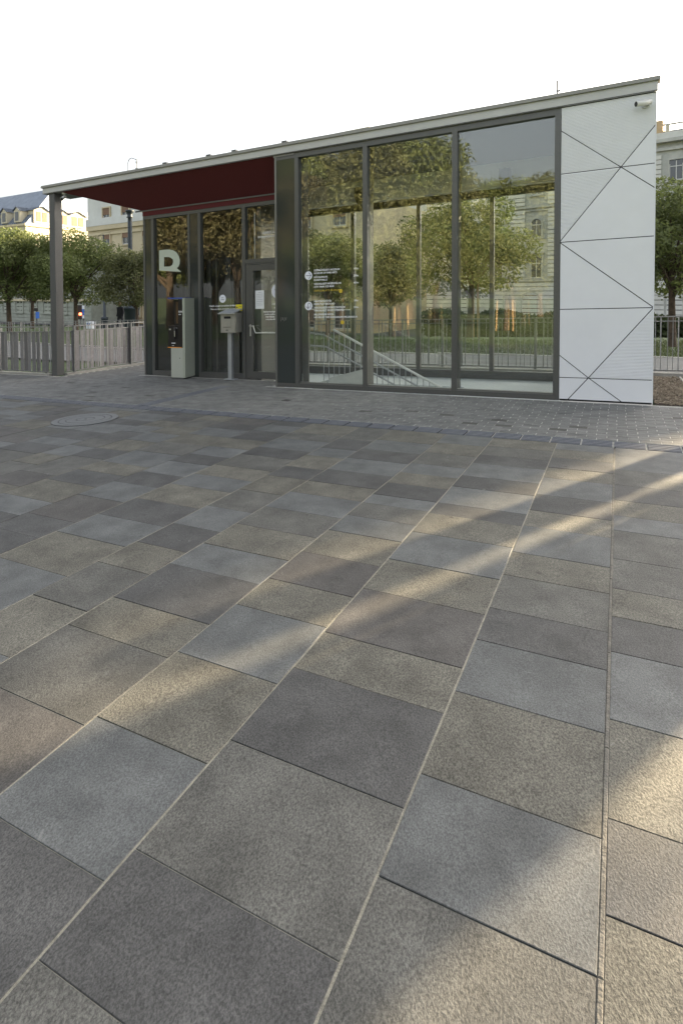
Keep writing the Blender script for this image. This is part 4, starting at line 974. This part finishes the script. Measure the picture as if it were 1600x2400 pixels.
mus.box('shade_tower', M_museum, 41, 54, ztop + 1.102, ztop + 4.6, -9, -0.6); mus.box('shade_tower_cornice', M_museum2, 40.7, 54.3, ztop + 4.601, ztop + 4.9, -9.3, -0.3)  # tower added on the unseen roof stretch to keep sun off the porch post
u = mu(1538)
for q in range(4): mus.box('balustrade_pier', M_sunwall, u + 0.6 + q * 1.9, u + 0.95 + q * 1.9, ztop + 1.101, ztop + 1.9, -0.3, 0.05)
mus.box('balustrade_rail', M_museum2, u + 0.3, u + 8, ztop + 1.901, ztop + 2.02, -0.3, 0.05)
mus.box('chimney', M_tanwall, u - 0.8, u + 0.3, ztop + 0.4, ztop + 2.6, -2, -0.5)
zc1 = mz(1073, 505); zg = mz(1073, 663)
for z in (zc1, ): mus.box('string_course', M_museum2, 0, ENDU, z, z + 0.25, 0.001, 0.35); mus.box('string_course', M_museum2, 0, ENDU, z - 0.35, z - 0.1, 0.001, 0.18)
mus.box('string_course', M_museum2, 0, ENDU, zg, zg + 0.3, 0.001, 0.3); mus.box('plinth', M_museum2, 0, ENDU, GZ, GZ + 1.0, 0.001, 0.25)
# channelled stone courses between the windows
uw = [mu(p) for p in (1004, 1095, 1190, 1262)]; step = 4.75
us = [u_ for u_ in np.arange(mu(1004) - 0.0, ENDU - 1, step)]
cb = MB()
for kk, u_ in enumerate(us):
    a_, b2 = u_ + 1.35, u_ + step - 1.35
    z = zg + 0.6
    while z < ztop - 1.2:
        if not (zc1 - 0.5 < z < zc1 + 0.35): mus.part('stone_course', M_museum, MB().box(a_, b2, -0.22, -0.002, z - GZ, z + 0.41 - GZ)) if kk < 8 else cb.box(a_, b2, -0.22, -0.002, z - GZ, z + 0.41 - GZ)
        z += 0.5
z = GZ + 1.1
while z < zg - 0.3: cb.box(0.05, ENDU - 0.05, -0.2, -0.002, z - GZ, z + 0.43 - GZ); z += 0.52
o = mus.part('lower_stone_courses', M_museum, cb); o['kind'] = 'stuff'
za_, zb_ = mz(1004, 572), mz(1004, 534); zp0, zp1 = mz(1004, 656), mz(1004, 612)
for kk, u_ in enumerate(us):
    mus.window(u_, za_, zb_, 1.25, 'arch'); mus.window(u_, zp0, zp1, 1.3, 'pediment'); mus.window(u_, zc1 + 1.6, zc1 + 3.7, 1.25, 'plain'); mus.window(u_, ztop - 3.6, ztop - 1.5, 1.2, 'plain') if ztop - 3.6 > zc1 + 4.2 else None
    if abs(u_ - mu(1244)) > 2.2: mus.window(u_, GZ + 1.5, GZ + 3.6, 1.5, 'plain')
mus.window(mu(1244), GZ + 0.1, mz(1244, 686), 2.1, 'door')
# ---- yellow apartment house
P1 = far(209, 79); yel = Facade('apartment_house', 'cream and tan apartment house with brown shutters behind the porch', P1, (0.9915, -0.1298)); yel.trim = M_cream; yel.sashm = M_sash
org_y = np.array(P1); dvy = np.array([0.9915, -0.1298])
def yu(px): v = ray(px, hor(px)); A = np.array([[dvy[0], -v[0]], [dvy[1], -v[1]]]); return np.linalg.solve(A, -org_y)[0]
def yz(px, py): p = org_y + dvy * yu(px); return zat(p, px, py)
yt = yz(215, 455) + 1.2; EU = yu(872)
zb0 = yz(245, 534); zt0 = yz(245, 658) + 0.2
yel.box('wall', M_cream2, 0, EU, zb0, yt, -12, 0); yel.box('wall', M_cream, 0, EU, zt0, zb0 - 0.001, -12, -0.003); yel.box('wall', M_tanwall, 0, EU, GZ, zt0 - 0.001, -12, -0.006)
yel.box('cornice', M_cream, -0.2, EU, yt, yt + 0.3, -12, 0.6); yel.box('balcony_parapet', M_cream2, 0, EU, zb0 + 0.3, zb0 + 1.3, 0.001, 0.35); yel.box('string_course', M_cream, 0, EU, zb0 - 0.25, zb0 + 0.25, 0.0, 0.25) if False else None
yel.box('string_course', M_cream, 0, EU, zb0 - 1.0, zb0 - 0.7, 0.001, 0.2); yel.box('string_course', M_cream, 0, EU, zb0 - 0.3, zb0 + 0.299, 0.001, 0.3); yel.box('string_course', M_cream, 0, EU, zt0 + 0.4, zt0 + 0.6, 0.001, 0.15)
cols = [yu(254), yu(299)]; stp = cols[1] - cols[0]
rowsz = [(519, 488), (576, 546), (630, 600)]
for k in range(int(EU / stp)):
    u_ = cols[0] + k * stp
    if u_ > EU - 1: break
    for j, (a_, b2) in enumerate(rowsz):
        yel.window(u_, yz(254, a_), yz(254, b2), 1.55, 'plain', M_shut if j < 2 else M_shutg)
    yel.window(u_, yz(254, 700), yz(254, 660), 1.3, 'plain', M_shut)
    yel.window(u_ + 0.3, GZ + 0.4, GZ + 3.2, 2.0, 'plain'); yel.window(u_ - 1.7, GZ + 1.1, GZ + 3.0, 0.5, 'plain')
bz = yz(254, 703)
yel.box('balcony', M_museum2, yu(214), yu(214) + 9, bz - 0.2, bz, 0.001, 1.3)
br_ = MB()
br_.box(yu(214), yu(214) + 9, -1.28, -1.24, bz + 0.95 - GZ, bz + 1.0 - GZ)
for k in range(60): br_.box(yu(214) + k * 0.15, yu(214) + k * 0.15 + 0.02, -1.27, -1.25, bz - GZ, bz + 0.95 - GZ)
yel.part('balcony_railing', M_iron, br_)
# ---- low pinkish roofed house between
P2 = far(862, 88); lo = Facade('red_roofed_house', 'plain cream house with reddish roof between the apartment house and the ornate building', P2, (0.9915, -0.1298)); lo.trim = M_tanwall; lo.sashm = M_sash
lo.box('wall', M_cream, 0, 8.5, GZ, 12.2, -8, 0); lo.part('roof', M_tileroof, MB().add([(-.3, -0.4, 12.2 - GZ), (8.8, -0.4, 12.2 - GZ), (8.8, 4, 15 - GZ), (-.3, 4, 15 - GZ), (8.8, 8, 12.2 - GZ), (-.3, 8, 12.2 - GZ)], [(0, 1, 2, 3), (3, 2, 4, 5), (0, 3, 5), (1, 4, 2)]) or MB()) if False else None
rfm = MB(); rfm.add([(-.3, -0.4, 12.2 - GZ), (8.8, -0.4, 12.2 - GZ), (8.8, 4, 15 - GZ), (-.3, 4, 15 - GZ), (8.8, 8, 12.2 - GZ), (-.3, 8, 12.2 - GZ)], [(0, 1, 2, 3), (3, 2, 4, 5), (0, 3, 5), (1, 4, 2)]); lo.part('roof', M_tileroof, rfm)
for k in range(3):
    for j in range(4): lo.window(1.5 + k * 2.7, GZ + 1.4 + j * 3.5, GZ + 3.2 + j * 3.5, 1.1)
# ---- mansard corner house at the left
P3 = far(64, 108); x3, y3 = P3
man = thing('mansard_house', 'corner house with blue grey mansard roof, dormers and a sunlit side at far left', 'building', (x3, y3, GZ))
def mpart(nm, m, mb, parent=None):
    o = bpy.data.objects.new(nm, mb.mesh(nm, m)); COL.objects.link(o); o.parent = parent or man; return o
zc_ = zat(P3, 64, 529) - GZ; zr = zat(P3, 78, 450) - GZ + 1.6
mpart('wall', M_sunwall, MB().box(-40, 0, 0, 60, 0, zc_)); mpart('cornice', M_cream, MB().box(-40.4, 0.4, -0.4, 60.4, zc_, zc_ + 0.4))
ins = 1.9
rm_ = MB(); rm_.add([(-40, 0, zc_ + .4), (0, 0, zc_ + .4), (0, 60, zc_ + .4), (-40, 60, zc_ + .4), (-40 + ins, ins, zr), (-ins + 0.2, ins, zr), (-ins, 60 - ins, zr - 2.5), (-40 + ins, 60 - ins, zr - 2.5)],
            [(0, 1, 5, 4), (1, 2, 6, 5), (2, 3, 7, 6), (3, 0, 4, 7), (4, 5, 6, 7)])
# lower mansard over the sunlit side
rm2 = MB(); hz = zc_ + 4.6
rm2.add([(-14, 9, zc_ + .4), (0, 9, zc_ + .4), (0, 60, zc_ + .4), (-14, 60, zc_ + .4), (-14 + .1, 9.1, hz), (-ins, 9.1, hz), (-ins, 60 - ins, hz), (-14 + .1, 60 - ins, hz)], [(0, 1, 5, 4), (1, 2, 6, 5), (2, 3, 7, 6), (3, 0, 4, 7), (4, 5, 6, 7)])
tower = MB(); tower.add([(-40, 0.02, zc_ + .4), (-0.1, 0.02, zc_ + .4), (-0.1, 9, zc_ + .4), (-40, 9, zc_ + .4), (-40, 5.5, zr - 1.2), (-0.25, 6.3, zr), (-0.25, 9, zr), (-40, 7, zr - 0.8)], [(0, 1, 5, 4), (1, 2, 6, 5), (2, 3, 7, 6), (3, 0, 4, 7), (4, 5, 6, 7)])
rf = mpart('roof', M_slate, tower); mpart('side_roof', M_sunwall, rm2)
H_ = zr - zc_ - 0.4
for k in range(44):
    xa = -0.6 - k * 0.62; mpart('standing_seam', M_slate, MB().tube([(xa, -0.02, zc_ + .45), (xa, 6.3 - 0.012 * k, zr - 0.15 - 0.025 * k)], 0.05, 4, False), rf)
def dormer(x, y_, face, wd=1.7, hh=2.2):
    z0 = zc_ + 0.8
    d = MB(); pn = MB(); rfd = MB()
    def tr(p): return p
    if face == 'y':
        d.box(x - wd / 2, x + wd / 2, y_ - 0.15, y_ + 2.0, z0, z0 + hh); d.prism([(x - wd / 2, z0 + hh), (x + wd / 2, z0 + hh), (x, z0 + hh + 0.7)], y_ - 0.15, y_ + 2.2)
        pn.box(x - 0.5, x + 0.5, y_ - 0.2, y_ - 0.151, z0 + 0.3, z0 + hh - 0.2)
        for sx in (-1, 1): rfd.add([(x, y_ - 0.4, z0 + hh + 0.85), (x + sx * (wd / 2 + .25), y_ - 0.4, z0 + hh - 0.02), (x + sx * (wd / 2 + .25), y_ + 2.2, z0 + hh - 0.02), (x, y_ + 2.2, z0 + hh + .85)], [(0, 1, 2, 3), (3, 2, 1, 0)])
    else:
        d.box(x - 2.0, x + 0.15, y_ - wd / 2, y_ + wd / 2, z0, z0 + hh)
        vs = [(x - 2.2, y_ - wd / 2, z0 + hh), (x - 2.2, y_ + wd / 2, z0 + hh), (x - 2.2, y_, z0 + hh + 0.8), (x + 0.15, y_ - wd / 2, z0 + hh), (x + 0.15, y_ + wd / 2, z0 + hh), (x + 0.15, y_, z0 + hh + 0.8)]
        d.add(vs, [(0, 2, 1), (3, 4, 5), (0, 3, 5, 2), (1, 2, 5, 4)])
        pn.box(x + 0.151, x + 0.2, y_ - wd * 0.36, y_ - 0.15, z0 + 0.3, z0 + hh - 0.2).box(x + 0.151, x + 0.2, y_ + 0.15, y_ + wd * 0.36, z0 + 0.3, z0 + hh - 0.2)
        for sx in (-1, 1): rfd.add([(x + 0.5, y_, z0 + hh + 0.95), (x + 0.5, y_ + sx * (wd / 2 + .3), z0 + hh - 0.02), (x - 2.2, y_ + sx * (wd / 2 + .3), z0 + hh - 0.02), (x - 2.2, y_, z0 + hh + .95)], [(0, 1, 2, 3), (3, 2, 1, 0)])
    o = mpart('dormer', M_sunwall, d); mpart('pane', M_pane if face == 'y' else M_shut, pn, o); mpart('dormer_roof', M_slate, rfd, o)
for px in (44, 14, -18): 
    v = ray(px, hor(px)); t = y3 / v[1]; dormer(v[0] * t - x3, 0.1, 'y')
for px, wd in ((100, 3.2), (147, 3.4), (184, 4.0)):
    v = ray(px, hor(px)); t = x3 / v[0]; dormer(0, v[1] * t - y3, 'x', wd, 2.4)
# walls' windows low behind the trees
for k in range(9):
    for j in range(4):
        o = mpart('window', M_museum2, MB().box(-3.2 - k * 3.4, -1.4 - k * 3.4, -0.15, -0.001, 1.4 + j * 3.9, 4.0 + j * 3.9)); mpart('pane', M_pane, MB().box(-3.0 - k * 3.4, -1.6 - k * 3.4, -0.19, -0.151, 1.6 + j * 3.9, 3.8 + j * 3.9), o)
# low stone house behind the left trees
P4 = far(-40, 84); sto = Facade('rusticated_house', 'grey banded stone house with tall white windows low behind the left trees', P4, (0.9915, -0.1298)); sto.trim = M_sto; sto.sashm = M_sash
o4 = np.array(P4)
def su(px): v = ray(px, hor(px)); A = np.array([[dvy[0], -v[0]], [dvy[1], -v[1]]]); return np.linalg.solve(A, -o4)[0]
E4 = su(216); z4t = zat(o4 + dvy * su(100), 100, 600)
sto.box('wall', M_sto, 0, E4, GZ, z4t, -10, 0); zz = zat(o4 + dvy * su(100), 100, 706); sto.box('string_course', M_cream, 0, E4, zz, zz + .3, .001, .3)
cb = MB(); z = GZ + 0.3
while z < zz - 0.4: cb.box(0.05, E4 - .05, -0.09, -0.002, z - GZ, z + 0.42 - GZ); z += 0.5
o = sto.part('stone_courses', M_sto, cb); o['kind'] = 'stuff'
u_ = su(48) - 3.6 * 2
while u_ < E4 - 1: sto.window(u_, GZ + 1.5, GZ + 4.2, 1.9, 'plain'); sto.window(u_, zz + 1.2, zz + 3.4, 1.5, 'plain'); u_ += 3.6

# ============================================================ STREET FURNITURE
def lamp_big():
    x, y_ = far(307, 40); g0 = gh(x, y_) - 0.06
    t = thing('street_lamp', 'tall ornate iron lamp column with capital and planter base left of the pavilion', 'street lamp', (x, y_, g0)); 
    zc = zat((x, y_), 307, 500); zt = zat((x, y_), 313, 371); s_ = 0.03
    mb = MB(); mb.lathe(x, y_, [(0.16, g0), (0.15, zc - 0.6), (0.13, zc - 0.35), (0.24, zc - 0.3), (0.15, zc - 0.2), (0.22, zc + 0.05), (0.3, zc + 0.12), (0.3, zc + 0.2), (0.1, zc + 0.25)], 14); mb.build('column', M_iron, t)
    MB().lathe(x, y_, [(0.45, g0 - .2), (0.45, g0 + 1.3), (0.6, g0 + 1.5), (0.62, g0 + 1.65), (0.3, g0 + 1.7)], 16).build('planter_base', M_iron, t)
    r_ = 0.42; cx = x + 0.1
    ax = Vector((rt[0], rt[1], 0)).normalized()
    P = lambda u, z: (x + ax.x * u, y_ + ax.y * u, z)
    arc = [P(-0.08, zc + 0.2), P(-0.08, zt - 0.4)] + [P(-0.08 + 0.28 * (1 - math.cos(a_)), zt - 0.4 + 0.4 * math.sin(a_)) for a_ in np.linspace(0.2, 1.5, 5)] + [P(0.52, zt - 0.12)]
    MB().tube(arc, 0.025, 6).build('arm', M_iron, t); MB().tube([P(0.52, zt - 0.05), P(0.52, zc + 0.3)], [0.03, 0.03], 6).tube([P(0.42, zt - .75), P(0.66, zt - .75)], 0.02, 6).lathe(*P(0.52, 0)[:2], [(0.02, zt - .2), (0.06, zt - .3), (0.02, zt - .42)], 8).build('finial', M_iron, t)
    # flower basket
    MB().tube([P(0, zc - 4.7), P(-0.75, zc - 4.65)], 0.02, 6).build('basket_arm', M_iron, t)
    me = leaf_crown([(0, 0, 0, 0.3), (-.25, 0, 0, .22)], 300, 0.06, 77, M_leafA, 'flower_basket'); o = bpy.data.objects.new('flower_basket', me); COL.objects.link(o); o.parent = t
    q = P(-0.6, zc - 4.55); o.location = (q[0] - x, q[1] - y_, q[2] - g0)
lamp_big()
def lamp_thin():
    x, y_ = far(245, 50); g0 = gh(x, y_) - .06; zt = zat((x, y_), 245, 550)
    t = thing('street_lamp', 'slender iron lamp post with curled arm and hanging lantern before the apartment house', 'street lamp', (x, y_, g0))
    MB().lathe(x, y_, [(0.3, g0 - .2), (0.3, g0 + 1.0), (0.34, g0 + 1.1), (0.12, g0 + 1.2), (0.1, g0 + 4.0), (0.13, g0 + 4.1), (0.07, g0 + 4.2), (0.05, zt)], 12).build('post', M_iron, t)
    ax = Vector((rt[0], rt[1], 0)).normalized(); P = lambda u, z: (x + ax.x * u, y_ + ax.y * u, z)
    MB().tube([P(0, zt - .9)] + [P(-0.25 + 0.25 * math.cos(a_), zt - 0.3 + 0.3 * math.sin(a_)) for a_ in np.linspace(0, 3.14, 7)] + [P(-0.5, zt - .5)], 0.02, 6).tube([P(0, zt - 1.1), P(-0.42, zt - .6)], .018, 5).build('arm', M_iron, t)
    MB().lathe(*P(-0.5, 0)[:2], [(0.02, zt - .5), (0.08, zt - .62), (0.12, zt - .9), (0.03, zt - 1.0), (0.12, zt - 1.05), (0.1, zt - 1.3), (0.02, zt - 1.4)], 10).build('lantern', M_iron, t)
lamp_thin()
def pole_sign(name, label, cat, px, depth, pieces, grp=None):
    x, y_ = far(px, depth); g0 = gh(x, y_) - .06; ax = Vector((rt[0], rt[1], 0)).normalized()
    t = thing(name, label, cat, (x, y_, g0), grp)
    top = max(zat((x, y_), px, p[3]) for p in pieces)
    MB().tube([(x, y_, g0 - .1), (x, y_, top)], 0.045, 8).build('pole', M_post, t)
    for nm, m, x0, ya, x1, yb in pieces:
        z0, z1 = zat((x, y_), px, yb), zat((x, y_), px, ya); s_ = depth / F; u0, u1 = (x0 - px) * s_, (x1 - px) * s_
        n_ = Vector((-ax.y, ax.x, 0))
        vs = [(x + ax.x * u - n_.x * d_, y_ + ax.y * u - n_.y * d_, z) for z in (z0, z1) for u, d_ in ((u0, .16), (u1, .16), (u1, .05), (u0, .05))]
        mb = MB(); mb.add(vs, [(0, 3, 2, 1), (4, 5, 6, 7), (0, 1, 5, 4), (1, 2, 6, 5), (2, 3, 7, 6), (3, 0, 4, 7)]); mb.build(nm, m, t)
M_bluesign = mat('blue_sign', (0.06, 0.18, 0.62), 0.5)
pole_sign('direction_sign', 'blue and white direction sign between the two left trees', 'sign', 86, 46, [('sign_board', M_bluesign, 86, 731, 93, 746), ('lamp_head', M_dark, 82, 722, 90, 729)])
pole_sign('traffic_light', 'traffic light showing red behind the slat fence', 'traffic light', 188, 46, [('signal_head', M_dark, 183, 715, 193, 748)])
x, y_ = far(188, 45.6); q = (x, y_); zc = zat(q, 187, 736)
tl = [o for o in bpy.data.objects if o.name == 'traffic_light'][0]
bq = Vector((x, y_, zc)); dd = Vector((-x, -y_, 0)).normalized()
MB().tube([bq - dd * 0.02, bq + dd * 0.05], [0.12, 0.12], 12).build('red_lens', M_redlamp, tl)
pole_sign('street_sign', 'tall narrow blue and white sign right of the traffic light', 'sign', 196, 47, [('sign_board', M_printb, 193, 716, 199, 724), ('banner', M_bluesign, 194, 725, 198, 738), ('banner', M_printb, 194, 739, 198, 746)])
x, y_ = far(213, 77); q = (x, y_)
def wallplate(label, px, dep, x0, y0, x1, y1, m):
    x, y_ = far(px, dep); s_ = dep / F; z0, z1 = zat((x, y_), px, y1), zat((x, y_), px, y0); wd = (x1 - x0) * s_
    t = thing('street_plate', label, 'sign', (x, y_, z0)); MB().box(x - wd / 2, x + wd / 2, y_ - .05, y_, z0, z1).build('plate', m, t); MB().box(x - wd / 2, x + wd / 2, y_ - .06, y_ - .051, (z0 + z1) / 2 - .03, (z0 + z1) / 2 + .03).build('print', M_navy, t)
wallplate('white street plate on the corner of the cream apartment house', 213, 77.3, 209, 720, 217, 725, M_printb)
x, y_ = far(213, 42); g0 = gh(x, y_) - .06
kt = thing('utility_cabinet', 'white utility cabinet behind the slat fence', 'cabinet', (x, y_, g0)); zt = zat((x, y_), 213, 754)
MB().bbox(x - .28, x + .28, y_ - .2, y_ + .2, g0, zt, 0.03).build('body', M_printb, kt); MB().box(x - .2, x - .12, y_ - .205, y_ - .2, g0 + .3, zt - .1).box(x + .02, x + .1, y_ - .205, y_ - .2, g0 + .3, zt - .1).build('door_gap', M_bluesign, kt)
# wooden frames of a street terrace
# ---- cars on the street
def car(label, px, depth, m, rz):
    x, y_ = far(px, depth); z = GZ + 0.0
    t = thing('car', label, 'car', (x, y_, z), 'cars parked in the street behind', rz=rz)
    def cp(nm, mb, m_, par=None):
        o = bpy.data.objects.new(nm, mb.mesh(nm, m_)); COL.objects.link(o); o.parent = par or t; return o
    prof = [(-2.1, 0.35), (2.1, 0.3), (2.15, 0.7), (1.9, 0.9), (1.1, 1.0), (0.45, 1.42), (-0.9, 1.5), (-1.7, 1.3), (-2.1, 0.95)]
    cp('body', MB().prism(prof, -0.85, 0.85), m)
    cp('side_window', MB().prism([(0.9, 1.02), (0.42, 1.36), (-0.88, 1.42), (-1.5, 1.22), (-1.55, 1.0)], -0.865, 0.865), M_dark)
    ws = MB(); ws.add([(1.09, -0.72, 1.03), (1.09, 0.72, 1.03), (0.52, 0.66, 1.405), (0.52, -0.66, 1.405)], [(0, 1, 2, 3)]); ws.v = [(a + .02, b, c + .02) for a, b, c in ws.v]; cp('windscreen', ws, M_pane)
    for sx in (-1.3, 1.35):
        for sy in (-0.8, 0.8):
            w_ = MB().tube([(sx, sy - 0.1, 0.33), (sx, sy + 0.1, 0.33)], 0.33, 16); wo = cp('wheel', w_, M_dark); cp('rim', MB().tube([(sx, sy - 0.11, 0.33), (sx, sy + 0.11, 0.33)], 0.2, 10), M_metal, wo)
    for sy in (-0.65, 0.65): cp('headlight', MB().box(2.02, 2.14, sy - .15, sy + .15, 0.68, 0.8), M_printb)
car('silver car behind the hedge seen through the right part of the glass', 1030, 56, M_car, math.radians(172))
car('silver car behind the lettered pane', 815, 57, M_car, math.radians(172))
# ---- a passer-by behind the side fence
x, y_ = far(282, 33); g0 = gh(x, y_) - .06; zt = zat((x, y_), 281, 750)
pt = thing('person', 'distant person in dark clothes behind the slat fence near the lamp column', 'person', (x, y_, g0))
bm = bmesh.new(); 
def skin(name, verts, edges, rads, m, parent, sc=1.0):
    me = bpy.data.meshes.new(name); me.from_pydata([tuple(c * sc for c in v) for v in verts], edges, []); o = bpy.data.objects.new(name, me); COL.objects.link(o)
    md = o.modifiers.new('s', 'SKIN'); 
    for i, r_ in enumerate(rads): me.skin_vertices[0].data[i].radius = (r_ * sc, r_ * sc)
    me.skin_vertices[0].data[0].use_root = True
    sb = o.modifiers.new('u', 'SUBSURF'); sb.levels = 1; sb.render_levels = 1
    me.materials.append(m); o.parent = parent; return o
sc = (zt - g0) / 1.74 if 1.4 < zt - g0 < 2.1 else 1.0
vb = [(0, 0, 0.95), (0, 0, 1.2), (0, 0, 1.42), (0, 0, 1.52), (0, .0, 1.60), (0.1, 0, 0.9), (0.12, 0.05, 0.5), (0.13, 0.0, 0.08), (0.13, -0.14, 0.04), (-0.1, 0, 0.9), (-0.12, -0.1, 0.5), (-0.13, 0.1, 0.1), (-0.13, -0.02, 0.04),
      (0.18, 0, 1.40), (0.23, 0.02, 1.12), (0.24, -0.06, 0.88), (-0.18, 0, 1.40), (-0.23, 0.02, 1.12), (-0.24, -0.06, 0.88)]
eb = [(0, 1), (1, 2), (2, 3), (3, 4), (0, 5), (5, 6), (6, 7), (7, 8), (0, 9), (9, 10), (10, 11), (11, 12), (2, 13), (13, 14), (14, 15), (2, 16), (16, 17), (17, 18)]
rb_ = [.15, .15, .12, .055, .06, .10, .07, .045, .035, .10, .07, .045, .035, .065, .05, .035, .065, .05, .035]
try:
    bo = skin('body', vb, eb, rb_, M_cloth, pt, sc)
except Exception:
    pass
hd_ = bpy.data.meshes.new('head'); bm = bmesh.new(); bmesh.ops.create_uvsphere(bm, u_segments=12, v_segments=10, radius=0.11 * sc)
for v in bm.verts: v.co.z *= 1.25; v.co += Vector((0, -0.01, 1.66 * sc))
bm.to_mesh(hd_); bm.free(); hd_.materials.append(M_skin); o = bpy.data.objects.new('head', hd_); COL.objects.link(o); o.parent = pt
hr = bpy.data.meshes.new('hair'); bm = bmesh.new(); bmesh.ops.create_uvsphere(bm, u_segments=12, v_segments=10, radius=0.118 * sc)
for v in bm.verts: v.co.z *= 1.2; v.co += Vector((0, 0.025, 1.69 * sc))
bm.to_mesh(hr); bm.free(); hr.materials.append(M_dark); o = bpy.data.objects.new('hair', hr); COL.objects.link(o); o.parent = pt
